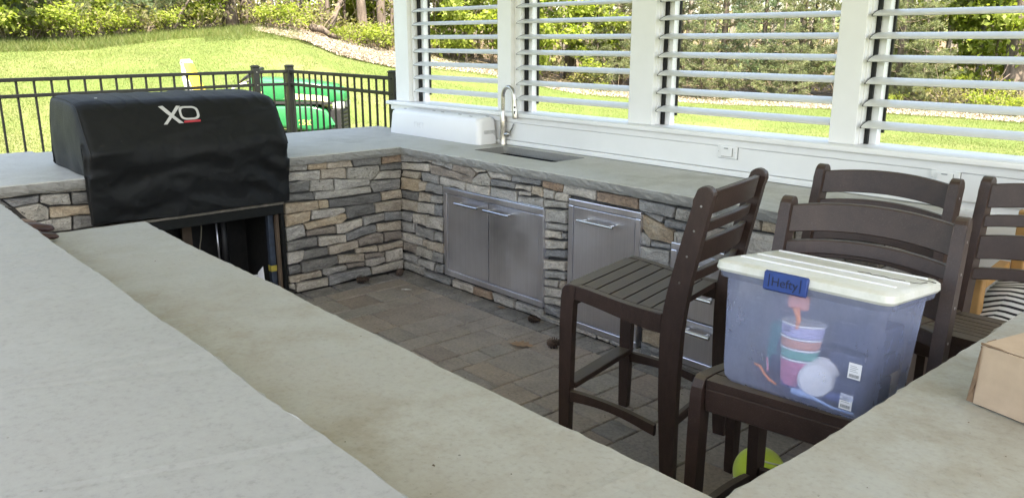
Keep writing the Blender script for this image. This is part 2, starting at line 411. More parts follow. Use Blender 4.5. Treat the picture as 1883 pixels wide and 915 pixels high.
# grill wall, right of the opening (traced from the wall as it stands)
traced('''62 133 170 125 170 166 62 175 s
170 125 262 116 262 158 172 163 o
262 116 375 103 390 148 262 157 t
378 101 522 90 525 138 395 148 d
525 90 625 76 625 124 527 135 r
62 178 230 165 232 210 64 220 g
234 160 355 152 357 204 234 208 t
358 152 515 140 519 168 478 214 358 205 s
519 140 625 126 625 158 519 166 d
519 170 622 162 618 202 484 211 g
64 224 182 212 180 262 66 276 d
184 210 292 205 300 262 182 267 s
296 205 470 208 466 236 300 266 g
472 216 618 206 616 252 520 268 486 270 468 242 u
64 280 196 270 204 304 64 316 d
204 270 470 240 476 268 330 292 204 305 g
524 270 622 256 626 298 528 310 t
60 324 222 310 224 350 60 374 o
222 308 272 306 274 346 224 350 o
274 306 520 272 528 308 490 320 276 346 d
62 378 188 356 184 404 150 420 66 440 o
190 356 350 344 354 362 300 388 188 402 w
352 340 486 320 496 366 384 394 358 396 d
492 322 625 304 622 356 496 370 t
66 442 150 422 164 480 72 508 g
152 420 354 370 360 394 330 420 164 452 o
166 456 302 432 306 466 164 480 b
308 424 434 394 434 432 352 466 310 470 w
438 388 540 370 542 400 440 434 g
542 366 624 360 624 400 542 408 u
70 512 216 484 218 524 112 548 70 556 d
222 482 354 472 356 510 225 530 w
356 468 436 434 500 426 504 458 402 492 358 504 u
505 422 622 406 622 450 506 462 t
412 496 504 462 536 470 536 512 418 530 b
540 462 622 454 624 494 540 508 b
72 560 158 548 150 594 120 612 72 618 w
156 552 266 532 268 566 148 596 d
270 530 412 498 418 534 340 558 272 570 t
402 540 506 524 508 554 404 564 t
510 528 627 500 627 530 512 556 t
142 604 312 574 316 606 264 636 140 656 d
318 572 444 562 446 600 320 614 t
446 568 542 556 542 576 448 592 b
548 554 628 534 630 588 548 608 w
78 626 138 616 138 652 80 668 d
80 676 236 642 242 672 110 704 82 706 t
238 636 356 618 358 640 292 658 262 672 242 664 g
360 616 444 604 446 624 362 636 b
446 596 540 578 546 602 480 628 448 622 w
80 712 110 708 114 738 84 734 w
116 708 270 678 270 716 118 750 w
272 666 468 628 478 660 290 724 272 722 u
480 632 630 592 630 634 480 664 w''', 500, 250, 2.614, 'g')
traced('''-40 283 195 252 195 272 -40 303 g
198 246 450 229 450 258 198 277 s
10 306 188 285 188 318 60 344 u
192 282 332 275 342 328 235 332 190 318 s
342 271 455 264 455 322 344 328 d
70 346 190 322 235 346 235 400 150 415 s
235 342 450 328 450 372 238 394 o
160 420 240 400 346 386 346 450 200 470 s
350 383 470 376 476 430 350 450 d
-60 305 0 304 60 346 -60 350 d''', 0, 250, 2.614, 'g')
fill('g', -3.0, -2.40, 0.0, .70); fill('g', -2.40, -2.066, 0, .54); fill('g', -4.1, -3.0, 0, .855)
# sink wall
traced('''624 80 725 95 725 125 622 122 g
728 95 775 102 773 128 728 124 w
775 103 875 122 868 162 770 130 g
622 126 765 136 762 172 622 160 w
770 136 878 168 970 202 965 228 900 212 770 180 b
878 125 955 145 985 180 968 203 872 165 b
957 142 1035 158 1036 172 990 176 w
1040 162 1160 185 1152 215 1060 202 w
1162 184 1307 208 1300 236 1155 215 u
968 208 995 182 1036 176 1056 210 1050 243 970 232 s
1058 207 1178 226 1172 252 1055 238 u
1178 230 1250 241 1248 268 1170 252 w
1252 240 1307 248 1307 295 1250 278 t
622 166 715 175 705 208 622 192 t
715 174 803 186 803 232 725 215 u
622 196 708 212 710 268 622 255 o
710 217 745 225 745 262 712 266 t
748 222 825 238 825 283 745 265 u
810 192 938 224 935 260 808 230 w
940 226 1052 245 1053 290 938 262 w
1056 246 1180 266 1182 316 1055 290 g
1188 263 1250 270 1248 288 1186 283 w
1185 288 1307 300 1307 342 1185 316 g
622 260 708 272 708 312 622 293 d
712 268 768 282 766 318 710 315 t
768 284 826 290 826 325 766 320 g
625 300 700 315 705 366 622 350 t
702 317 785 327 782 380 705 368 w
785 330 826 332 826 388 785 382 u
622 360 678 370 678 412 622 398 u
678 372 748 380 745 435 680 418 w
748 384 826 392 826 458 745 438 w
622 407 690 420 690 463 622 453 g
690 430 785 458 785 503 690 476 u
785 460 826 464 826 512 785 503 u
622 457 730 492 725 526 622 496 w
730 497 750 502 745 536 725 528 t
748 502 826 517 826 565 748 543 t
628 500 700 522 695 563 628 543 b
700 527 775 552 772 597 695 570 s
775 557 826 568 826 612 772 600 u
630 557 705 577 705 613 632 588 g
708 587 790 607 785 648 705 618 g
790 614 828 617 828 660 785 653 u
630 594 735 630 735 670 632 638 s
738 645 865 680 865 716 738 678 u
870 684 965 720 968 758 868 724 w
970 722 1050 747 1062 788 1030 793 970 763 r
1058 750 1170 787 1170 830 1070 798 g
1172 790 1307 832 1307 878 1172 838 g''', 500, 250, 2.614, 's')
traced('''0 132 100 148 95 185 0 162 r
0 167 55 182 50 220 0 214 w
57 184 118 192 116 233 52 223 w
0 222 112 237 112 262 0 254 g
12 264 112 270 112 335 12 324 g
10 327 112 341 110 370 10 357 g
8 361 80 371 85 406 8 400 w
85 376 110 379 110 406 88 404 u
8 406 110 416 108 450 8 448 w
6 453 108 458 105 496 4 490 u
6 500 105 510 105 553 6 543 w
6 549 103 562 103 596 6 584 g
8 590 75 598 70 630 8 620 w
77 599 103 602 103 638 72 632 t
6 626 103 642 103 678 6 668 w
6 670 100 686 95 720 6 700 g
6 706 90 735 85 773 6 745 u
-10 755 80 787 78 815 -10 800 g
98 147 250 176 248 224 95 190 w
252 182 445 216 445 266 250 225 r
450 217 620 257 610 306 450 270 u
622 258 715 275 700 334 612 312 s
455 274 565 302 560 328 500 300 470 282 u
462 288 500 304 610 368 606 430 500 408 455 340 o
572 308 690 338 682 368 565 345 u
612 368 680 375 668 440 608 430 s
452 362 505 402 500 440 452 430 g
508 412 598 430 600 453 505 438 u
452 436 595 460 592 520 450 500 g''', 1000, 280, 2.542, 's')
fill('s', 2.235, 2.395, .0, .60, .06, .09); fill('s', 2.86, 3.445, 0, .42, .08, .13); fill('s', 2.80, 3.445, .42, .855, .09, .14)
fill('s', 1.50, 2.395, .004, .034, .02, .03); fill('s', 2.40, 2.86, .004, .038, .02, .03); fill('s', 2.60, 2.80, .685, .855, .06, .09)
# end return of the wall at its right end
for k in range(9):
    b = MB(SC); z = k * .093; a = .0
    b.box(3.44, 3.455 + random.uniform(0, .01), -.005, .30 + .05 * (k % 3), z + .004, z + .089, .006); b.build('stone', STONE[random.choice('gwsudt')], SC)
    b = MB(SC); b.box(3.44, 3.452 + random.uniform(0, .01), .308 + .05 * (k % 3), .60, z + .004, z + .089, .006); b.build('stone', STONE[random.choice('gwsudt')], SC)

def rough_top(name, outline, rough, mt, me_, parent, z=H, th=.058, hole=None, holemat=None, step=.03):
    """concrete top: outline points CCW, `rough` flags the chiselled edges; edge faces are broken rock"""
    pts = []; flags = []
    for i, p in enumerate(outline):
        q = outline[(i + 1) % len(outline)]; L = sqrt((q[0] - p[0]) ** 2 + (q[1] - p[1]) ** 2)
        n = max(1, int(L / step)) if rough[i] else max(1, int(L / .4))
        for k in range(n): pts.append((p[0] + (q[0] - p[0]) * k / n, p[1] + (q[1] - p[1]) * k / n)); flags.append(rough[i] or (k == 0 and rough[i - 1]))
    n = len(pts); nr = []
    for i in range(n):
        a = Vector(pts[i - 1]); b = Vector(pts[(i + 1) % n]); t = (b - a).normalized(); nr.append(Vector((t.y, -t.x)))
    bm = bmesh.new(); off = Vector(parent.location)
    rings = []; prof = ((0, 0), (.004, -.006), (.006, -.02), (.005, -.036), (.001, -.048), (-.006, -th))
    for r, (o, dz) in enumerate(prof):
        ring = []
        for i, p in enumerate(pts):
            j = 0
            if flags[i]:
                big = noise.noise(Vector((p[0] * 4, p[1] * 4, z * 9))) * .007 + noise.noise(Vector((p[0] * 1.3, p[1] * 1.3, 5))) * .006
                j = big + noise.noise(Vector((p[0] * 28, p[1] * 28, dz * 60))) * (.009 if r else .003)
            v = Vector((p[0] + nr[i].x * ((o + j) if flags[i] else 0), p[1] + nr[i].y * ((o + j) if flags[i] else 0), z + dz - (.002 * random.random() if flags[i] and r == 0 else 0)))
            ring.append(bm.verts.new(v - off))
        rings.append(ring)
    for r in range(len(rings) - 1):
        for i in range(n):
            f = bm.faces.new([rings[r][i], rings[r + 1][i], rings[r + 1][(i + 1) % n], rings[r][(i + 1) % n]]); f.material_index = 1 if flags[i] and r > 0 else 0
    geo = [bm.edges.get((rings[0][i], rings[0][(i + 1) % n])) for i in range(n)]
    if hole:
        hr = [[bm.verts.new(Vector((x, y, z + dz)) - off) for x, y in hole] for dz in (0, -.05)]
        k = len(hole)
        for i in range(k):
            geo.append(bm.edges.new((hr[0][i], hr[0][(i + 1) % k])))
            f = bm.faces.new([hr[0][i], hr[1][i], hr[1][(i + 1) % k], hr[0][(i + 1) % k]]); f.material_index = 1
    bmesh.ops.triangle_fill(bm, edges=geo, use_beauty=True)
    if not hole:
        gb = [bm.edges.get((rings[-1][i], rings[-1][(i + 1) % n])) for i in range(n)]; bmesh.ops.triangle_fill(bm, edges=gb)
    bmesh.ops.recalc_face_normals(bm, faces=bm.faces)
    me = bpy.data.meshes.new(name); bm.to_mesh(me); bm.free(); me.materials.append(mt); me.materials.append(me_)
    return link(name, me, None, parent)
sx0, sx1, sy0, sy1 = .50, 1.285, .245, .545
hole = [(sx0 + .02, sy0), (sx1 - .02, sy0), (sx1, sy0 + .02), (sx1, sy1 - .02), (sx1 - .02, sy1), (sx0 + .02, sy1), (sx0, sy1 - .02), (sx0, sy0 + .02)]
rough_top('countertop', [(.035, -.90), (.035, -.035), (3.48, -.035), (3.48, .62), (-1.29, .62), (-1.29, -.34), (-1.31, -.905)], [True, True, True, False, False, True, False], M['conc_side'], M['conc_edge'], SC, hole=hole)
rough_top('countertop', [(-1.40, -4.2), (.035, -4.2), (.035, -2.04), (-1.385, -2.04)], [False, True, False, True], M['conc_side'], M['conc_edge'], SC)
m = MB(SC); m.box(-1.31, -.62, -2.04, -.905, H - .058, H - .003); m.build('countertop', M['conc_side'], SC)
m = MB(SC); m.box(-1.2, -.70, -4.1, .6, 0, .85); m.build('wall_core', STONE['g'], SC)
# sink basin
m = MB(SC); zt, zb = H - .052, H - .25
m.add([(sx0 - .006, sy0 - .006, zt), (sx1 + .006, sy0 - .006, zt), (sx1 + .006, sy1 + .006, zt), (sx0 - .006, sy1 + .006, zt),
       (sx0 + .03, sy0 + .03, zb), (sx1 - .03, sy0 + .03, zb), (sx1 - .03, sy1 - .03, zb), (sx0 + .03, sy1 - .03, zb)],
      [(0, 1, 5, 4), (1, 2, 6, 5), (2, 3, 7, 6), (3, 0, 4, 7), (4, 5, 6, 7)])
sk = m.build('sink_basin', M['sink'], SC)
m = MB(SC); m.box(1.02, 1.075, sy1 - .012, sy1 - .006, .835, .852); m.build('sink_label', M['whiteplastic'], sk)
# grill opening: frame, dark box, bits inside
y0, y1 = -2.06, -.935
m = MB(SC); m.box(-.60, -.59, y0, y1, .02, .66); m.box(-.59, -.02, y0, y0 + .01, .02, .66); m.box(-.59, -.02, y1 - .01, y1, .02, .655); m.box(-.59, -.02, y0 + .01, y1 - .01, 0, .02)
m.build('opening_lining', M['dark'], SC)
m = MB(SC); m.box(-.03, .012, y0, y1, .555, .615, .003); m.box(-.03, .012, y1 - .022, y1, .02, .554, .003); m.box(-.03, .012, y0, y0 + .03, .02, .554, .003)
m.build('opening_frame', M['blackmetal'], SC)
m = MB(SC); m.box(-.05, .022, y0, y1, .617, .634, .002); m.build('grill_ledge_strip', plain('stained_steel_strip', (.20, .18, .15), .5, .6, .4, 20), SC)
m = MB(SC); m.box(-.045, -.015, y1 - .046, y1 - .026, .02, .553, .002); m.build('frame_batten', M['dullwood'], SC)
m = MB(SC); m.box(-.09, -.05, y1 - .085, y1 - .048, .02, .553, .003); pb = m.build('blue_post', M['bluepaint'], SC)
m = MB(SC); m.box(-.092, -.048, y1 - .087, y1 - .0465, .165, .205, .002); m.build('yellow_band', M['yellow'], pb)
m = MB(SC); m.box(-.52, -.48, -1.42, -1.36, .02, .56); m.build('stud', M['dullwood'], SC)
m = MB(SC); m.box(-.40, -.37, -1.70, -1.665, .02, .56); m.build('stud', plain('pale_stud', (.30, .29, .27), .7), SC)
m = MB(SC); m.tube([(-.40, -1.18, .02), (-.40, -1.18, .56)], .028, 12); m.build('vent_pipe', M['blackplastic'], SC, True)
m = MB(SC); m.tube([(-.36, -1.235, .02), (-.36, -1.24, .56)], .006, 8); m.build('gas_pipe', M['steel'], SC, True)
m = MB(SC); m.tube([(-.42, -1.33 + .015 * sin(k * .9), .56 - k * .06) for k in range(10)], .004, 6); m.build('cable', plain('pale_cable', (.3, .27, .2), .6), SC, True)
m = MB(SC); m.add([(-.10, -1.12, .03), (-.03, -1.075, .03), (-.03, -1.085, .22), (-.08, -1.10, .17)], [(0, 1, 2, 3)]); m.box(-.105, -.1, -1.12, -1.06, .03, .15); m.build('paper_sheet', M['whiteplastic'], SC)

# ------------------------------------------------------------------ steel doors and drawers
def handle(parent, x0, x1, z, y=-.028, r=.0075, out=.042):
    m = MB(SC); m.tube([(x0, y - out, z), (x1, y - out, z)], r, 12)
    for x in (x0 + .03, x1 - .03): m.tube([(x, y, z), (x, y - out, z)], r * .8, 10)
    return m.build('handle', M['steel_bright'], parent, 'auto')
def frame(x0, x1, z0, z1, w, y0=-.026, nm='door_frame'):
    m = MB(SC)
    def bar(a, b, c, d): m.box(a, b, y0, .03, c, d, .004, 2)
    bar(x0, x1, z1 - w, z1); bar(x0, x1, z0, z0 + w); bar(x0, x0 + w, z0 + w + .0005, z1 - w - .0005); bar(x1 - w, x1, z0 + w + .0005, z1 - w - .0005)
    fr = m.build(nm, M['steel'], SC)
    m = MB(SC); m.box(x0 + w + .001, x1 - w - .001, -.002, .04, z0 + w + .001, z1 - w - .001); m.build('gap_backing', M['dark'], fr)
    return fr
def panel(x0, x1, z0, z1, y0=-.022, nm='door'):
    m = MB(SC); m.box(x0 + .001, x1 - .001, y0, -.003, z0 + .001, z1 - .001, .002, 2); return m.build(nm, M['steel'], SC)
frame(.512, 1.487, .082, .690, .040)
m = MB(SC); m.box(.510, 1.489, -.0285, .02, .6905, .698, .003, 2); m.build('drip_edge', M['steel_bright'], SC)
d = panel(.555, .977, .125, .647); handle(d, .69, .925, .608)
d = panel(.983, 1.444, .125, .647); handle(d, .985, 1.225, .608)
frame(1.690, 2.212, .036, .782, .036)
d = panel(1.729, 2.173, .076, .743); handle(d, 1.80, 2.06, .680)
frame(2.413, 2.79, .046, .665, .036, nm='drawer_frame')
for z0, z1 in ((.475, .627), (.290, .470), (.086, .285)):
    d = panel(2.452, 2.751, z0, z1, nm='drawer'); handle(d, 2.52, 2.70, z1 - .045, r=.010)

# ------------------------------------------------------------------ bar counter in the foreground (two tiers and a side return)
BC = thing('bar_counter', 'two-tier concrete-topped bar counter across the foreground, turning the corner at the right', 'bar counter', (0, 0, 0))
rough_top('lower_top', [(1.352, -2.80), (4.86, -2.80), (4.86, -.62), (4.18, -.62), (4.18, -2.205), (1.375, -2.205)][::1], [False, False, False, True, True, True], M['conc_low'], M['conc_edge'], BC)
rough_top('upper_top', [(.75, -3.22), (4.9, -3.22), (4.9, -2.715), (.75, -2.715)], [False, False, True, False], M['conc_up'], M['conc_up'], BC, z=1.067)
m = MB(BC); m.box(1.42, 4.16, -2.74, -2.24, 0, .855); m.box(4.22, 4.82, -2.74, -.66, 0, .855); m.box(.8, 4.85, -3.1, -2.78, 0, 1.008); m.build('bar_base', STONE['g'], BC)

m = MB(BC)
for wall in ('a', 'b'):
    z = 0.
    while z < .83:
        h = min(random.uniform(.06, .10), .853 - z); s_ = 1.42 if wall == 'a' else -2.22; end = 4.2 if wall == 'a' else -.66
        while s_ < end - .02:
            L = min(random.uniform(.12, .32), end - s_); d = random.uniform(.008, .025)
            if wall == 'a': m.box(s_ + .003, s_ + L - .003, -2.243, -2.24 + d, z + .003, z + h - .003, .006)
            else: m.box(4.22 - d, 4.223, s_ + .003, s_ + L - .003, z + .003, z + h - .003, .006)
            s_ += L
        z += h
tag(m.build('stone_facing', STONE['t'], BC), kind='stuff')

# ------------------------------------------------------------------ paved floor
fl = MB(); fl.box(-1.35, 7.5, -8, .66, -.115, -.012); FLO = fl.build('paved_floor', M['sand']); tag(FLO, kind='structure')
def paver(x0, x1, y0, y1, mat, nm='paver'):
    h = random.uniform(-.002, .002); b = MB()
    b.box(x0 + .003, x1 - .003, y0 + .003, y1 - .003, -.03, h, .005)
    return b.build(nm, mat, FLO)
npv = 0
x = .165
cols = [.15, .225, .15, .30, .225]
k = 0
while x < 4.15:                                   # courses running away from the bar towards the sink wall
    w = min(cols[k % 5], 4.2 - x); y = -.165; 
    while y > -2.3 and npv < 285:
        L = random.choice([.15, .225, .225, .30, .30, .34]) if w > .2 else random.choice([.15, .225, .30])
        paver(x, x + w, y - L, y, M['paver']); npv += 1; y -= L
    x += w; k += 1
y = -.165
while y > -2.3: paver(.0, .16, y - .225, y - .004, M['border'], 'border_paver'); y -= .229
x = 0.0
while x < 4.1: paver(x, x + .225, -.16, .0, M['border'], 'border_paver'); x += .229
b = MB()                                          # pavers under and behind the bar, never seen one by one
for i in range(30):
    for j in range(12): b.box(-1 + i * .3 + .003, -1 + i * .3 + .297, -2.9 - j * .3 - .297 - .4, -2.9 - j * .3 - .4 - .003, -.03, 0, .004)
tag(b.build('far_pavers', M['paver'], FLO), kind='stuff')

# ------------------------------------------------------------------ window wall with louvers
WW = thing('window_wall', 'white pavilion wall of posts and horizontal louvers over a boarded backsplash', 'wall', (-1.04, .70, 0))
YF = .66
POST = [(-1.044, -.853), (.277, .421), (1.518, 1.704), (2.832, 2.968), (4.08, 4.27), (5.35, 5.53)]
RAILS = [(-.823, -.790), (.480, .508), (1.710, 1.732), (2.977, 2.996), (4.275, 4.30), (5.54, 5.56)]
for i, (a, b_) in enumerate(POST):
    m = MB(WW)
    m.box(a, b_, YF, .76, 1.146, 2.62, .003, 2)
    m.box(b_ - .02, RAILS[i][0] - .001, .70, .80, 1.1465, 2.62, .002)
    m.build('post', M['white'], WW)
m = MB(WW); m.box(-1.10, 7, .585, .86, 1.116, 1.145, .008, 3); m.build('window_sill', M['white'], WW)
m = MB(WW); m.box(-1.06, 7, .612, .80, 1.075, 1.1155, .003); m.build('apron_board', M['white'], WW)
for z0, z1, y in ((.949, 1.073, .618), (.78, .913, .618), (.60, .778, .620), (.42, .598, .622), (.24, .418, .62), (.02, .238, .622)):
    m = MB(WW); m.box(-1.02 if z0 > .93 else 3.47, 7, y, .78, z0 + .001, z1, .002); m.build('wall_board', M['white'], WW)
m = MB(WW); m.box(-1.02, 3.47, .604, .70, .9165, .947, .004, 2); m.build('base_trim', M['white'], WW)
m = MB(WW); m.box(-1.0, 7, .64, .75, .0, 1.11); m.build('wall_core', M['white'], WW)
m = MB(WW); m.box(-1.10, 7, .62, .84, 2.40, 2.72, .004); m.build('header', M['white'], WW)
bays = [(-.765, .275), (.495, 1.516), (1.745, 2.830), (3.0, 4.078), (4.32, 5.35)]
blade = [(.053 * cos(t), .010 * sin(t)) for t in [2 * pi * k / 16 for k in range(16)]]
for bi, (a, b_) in enumerate(bays):
    m = MB(WW); ra, rb = RAILS[bi]; m.box(ra, rb, .738, .752, 1.146, 2.399); m.build('louver_rail', M['blackmetal'], WW)
    m = MB(WW); m.box(rb - .01, rb + .034, .755, .80, 1.146, 2.399); m.build('jamb', M['white'], WW)
    m = MB(WW); m.box(rb + .034, rb + .046, .80, .812, 1.20, 2.399); m.build('link_rod', M['blackmetal'], WW)
    for k in range(11):
        z = 1.246 + .1046 * k; tl = .24
        pr = [(.707 + u * cos(tl) , z + u * sin(tl) + v) for u, v in blade]
        m = MB(WW); m.prism(pr, a - .006, b_ - .002, 'x'); o = m.build('louver_slat', M['slat'], WW, 'auto')
        m = MB(WW); m.prism([(.707 + (u - .707) * 1.02, z + (v - z) * 1.12) for u, v in pr], a - .011, a - .0065, 'x'); m.build('end_cap', M['blackplastic'], o)
# weatherproof outlet covers
def outlet(x0, x1, z0, z1, lab):
    O = thing('outlet_cover', lab, 'outlet cover', ((x0 + x1) / 2, .618, z0), group='outlet covers on the white backsplash')
    m = MB(O); m.box(x0, x1, .604, .6175, z0, z1, .004, 2); m.build('plate', M['white'], O)
    gm = M['greyline']
    m = MB(O); m.box(x0 - .003, x1 + .003, .6165, .6178, z0 - .003, z1 + .003); m.build('gasket', gm, O)
    m = MB(O); m.box(x0 + .028, x1 - .026, .594, .604, z0 + .012, z1 - .010, .003, 2); m.build('flip_cover', M['white'], O)
    m = MB(O); m.box(x0 + .050, x0 + .075, .5905, .5935, z1 - .016, z1 - .012); m.box(x1 - .0255, x1 - .0235, .600, .6035, z0 + .012, z1 - .012); m.box(x0 + .028, x1 - .026, .600, .6035, z0 + .0095, z0 + .0118)
    m.build('latch_line', gm, O)
    m = MB(O)
    for sx in (x0 + .008, x1 - .008): m.tube([(sx, .601, (z0 + z1) / 2), (sx, .6045, (z0 + z1) / 2)], .0025, 8)
    m.build('screw', M['screw'], O)
M['greyline'] = plain('grey_gasket', (.22, .23, .23), .6)
outlet(2.222, 2.345, 1.012, 1.082, 'white weatherproof outlet cover on the backsplash, between the sink and the chairs')
outlet(3.365, 3.487, 1.012, 1.078, 'white weatherproof outlet cover peeking above the right post of the rear brown chair')
# roof over the kitchen
RF = thing('pavilion_roof', 'white board ceiling and roof of the pavilion over the kitchen', 'roof', (3, -3, 2.72))
RX0, RX1, RY0, RY1, RZ = -1.16, 6.7, -4.5, 1.1, 3.15
m = MB(RF); m.box(RX0, RX1, RY0, RY1, RZ + .2, RZ + .3); m.build('roof_deck', plain('roof_shingle_grey', (.12, .12, .12), .9), RF)
k = 0
while RY0 + .02 + k * .133 < RY1 - .14:
    m = MB(RF); m.box(RX0 + .03, RX1 - .03, RY0 + .02 + k * .133, RY0 + .149 + k * .133, RZ + .165, RZ + .195); m.build('ceiling_board', M['white'], RF); k += 1
m = MB(RF); m.box(RX0 - .04, RX1 + .04, RY1 + .002, RY1 + .04, RZ + .03, RZ + .32); m.box(RX0 - .04, RX0 - .002, RY0, RY1, RZ + .03, RZ + .32); m.box(RX1 + .002, RX1 + .04, RY0, RY1, RZ + .03, RZ + .32); m.box(RX0 - .04, RX1 + .04, RY0 - .04, RY0 - .002, RZ + .03, RZ + .32); m.build('fascia', M['white'], RF)
m = MB(RF); m.box(-1.15, RX1 - .1, .62, .84, 2.722, RZ + .16); m.box(-1.15, RX1 - .1, RY0 + .15, RY0 + .33, RZ - .1, RZ + .16); m.build('beam', M['white'], RF)
for (px, py) in ((-1.05, RY0 + .24), (6.5, RY0 + .24)):
    P_ = thing('pavilion_post', 'white square post carrying the roof at its %s corner behind the viewer' % ('far left' if px < 0 else 'right'), 'post', (px, py, 0))
    m = MB(P_); m.box(px - .09, px + .09, py - .09, py + .09, 0, RZ - .102, .004); m.build('shaft', M['white'], P_)
    m = MB(P_); m.box(px - .12, px + .12, py - .12, py + .12, .0, .18, .004); m.build('plinth', M['white'], P_)

# ------------------------------------------------------------------ white plastic box and faucet
BX = thing('plastic_box', 'long low white plastic box with slots in its top, left of the faucet', 'plastic box', (-.2, .54, H))
def rounded_rect(x0, x1, y0, y1, r, n=6):
    out = []
    for cx_, cy_, a in ((x1 - r, y1 - r, 0), (x0 + r, y1 - r, 90), (x0 + r, y0 + r, 180), (x1 - r, y0 + r, 270)):
        for k in range(n + 1): t = radians(a + 90 * k / n); out.append((cx_ + r * cos(t), cy_ + r * sin(t)))
    return out
m = MB(BX); rings = []
for z, ins in ((0, .0), (.004, -.002), (.09, .006), (.158, .012), (.176, .018), (.187, .030), (.192, .05)):
    rings.append([(x, y, H + .001 + z) for x, y in rounded_rect(-.80 + ins, .352 - ins, .415 + ins * .9, .605 - ins * .6, .045)])
n = len(rings[0]); vs = [v for r in rings for v in r]
fs = [(i * n + k, i * n + (k + 1) % n, (i + 1) * n + (k + 1) % n, (i + 1) * n + k) for i in range(len(rings) - 1) for k in range(n)] + [tuple((len(rings) - 1) * n + k for k in range(n)), tuple(range(n))[::-1]]
m.add(vs, fs); m.build('shell', M['whiteplastic'], BX, 'auto')
for (x, y) in ((-.68, .50), (-.38, .565), (-.22, .53), (.02, .51), (.20, .47), (.28, .56)):
    m = MB(BX); m.box(x - .016, x + .016, y - .006, y + .006, H + .1925, H + .1945, .001); m.build('slot', M['darkhole'], BX)
m = MB(BX)
for a, b_, c_, d_ in ((-.44, -.33, .062, .064), (-.44, -.33, .108, .110), (-.442, -.44, .062, .110), (-.33, -.328, .062, .110), (-.40, -.397, .072, .10), (-.38, -.36, .072, .075), (-.38, -.36, .097, .10), (-.381, -.378, .072, .10)):
    m.box(a, b_, .4185, .422, H + c_, H + d_)
m.build('embossed_mark', plain('embossed_plastic', (.66, .66, .70), .35), BX)
m = MB(BX)
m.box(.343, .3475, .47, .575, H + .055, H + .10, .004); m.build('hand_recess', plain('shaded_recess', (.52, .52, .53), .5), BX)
m = MB(BX)
for k in range(7): m.box(.3475, .3495, .475 + k * .013, .483 + k * .013, H + .036, H + .036 + (.010 if k % 3 else .016))
m.build('printed_mark', M['blackplastic'], BX)

FA = thing('kitchen_faucet', 'brushed nickel pull-down faucet with a tall gooseneck beside the sink', 'faucet', (.425, .585, H))
fx, fy = .425, .585
m = MB(FA); m.lathe([(.027, 0), (.027, .008), (.0245, .02), (.0235, .09), (.0235, .14), (.0225, .2), (.017, .225), (.0145, .24)], (fx, fy, H), 24); m.build('body', M['nickel'], FA, 'auto')
dr = Vector((1, -.10, 0)).normalized() * .066
arc = [(fx, fy, H + .235), (fx, fy, H + .33)] + [(fx + dr.x * (1 - cos(t)), fy + dr.y * (1 - cos(t)), H + .345 + .065 * sin(t)) for t in [pi * k / 14 for k in range(15)]] + [(fx + 2.06 * dr.x, fy + 2.06 * dr.y, H + .32)]
m = MB(FA); m.tube(arc, .0135, 16); m.build('gooseneck', M['nickel'], FA, 'auto')
hx, hy = fx + 2.06 * dr.x, fy + 2.06 * dr.y; q = dr.normalized()
m = MB(FA); m.tube([(hx, hy, H + .322), (hx, hy, H + .30), (hx + q.x * .006, hy + q.y * .006, H + .25), (hx + q.x * .012, hy + q.y * .012, H + .205), (hx + q.x * .012, hy + q.y * .012, H + .195)], [.0145, .0155, .018, .0215, .020], 16); sh = m.build('spray_head', M['nickel'], FA, 'auto')
for zz, h2 in ((.275, .007), (.235, .016)):
    m = MB(FA); m.tube([(hx + q.x * .006 + .011, hy - .012, H + zz - h2), (hx + q.x * .006 + .0115, hy - .0125, H + zz + h2)], .006, 8); m.build('spray_button', M['blackplastic'], sh)
m = MB(FA); m.tube([(fx, fy, H + .075), (fx + .045, fy + .012, H + .078)], [.017, .019], 14); m.tube([(fx + .045, fy + .012, H + .078), (fx + .058, fy + .015, H + .079)], [.0165, .013], 14)
m.build('valve', M['nickel'], FA, 'auto')
m = MB(FA); m.tube([(fx + .05, fy + .012, H + .08), (fx + .075, fy + .018, H + .12), (fx + .092, fy + .02, H + .155)], [.008, .006, .0055], 10); m.build('lever', M['nickel'], FA, 'auto')

# ------------------------------------------------------------------ grill cover
GC = thing('grill_cover', 'black fabric cover with silver XO print, draped over the built-in grill', 'grill cover', (-.3, -1.5, H))
PROF = [(.052, .640), (.060, .70), (.070, .80), (.082, .88), (.100, .95), (.118, 1.00), (.120, 1.045), (.104, 1.085), (.055, 1.155), (.0, 1.232), (-.030, 1.272), (-.055, 1.296), (-.10, 1.310), (-.22, 1.322), (-.40, 1.328), (-.56, 1.322), (-.605, 1.29), (-.625, 1.22), (-.63, 1.10), (-.632, .93)]
PL = [0]
for i in range(1, len(PROF)): PL.append(PL[-1] + sqrt((PROF[i][0] - PROF[i - 1][0]) ** 2 + (PROF[i][1] - PROF[i - 1][1]) ** 2))
def prof_at(t):
    d = t * PL[-1]; return float(np.interp(d, PL, [p[0] for p in PROF])), float(np.interp(d, PL, [p[1] for p in PROF]))
CY0, CY1 = -2.075, -.912
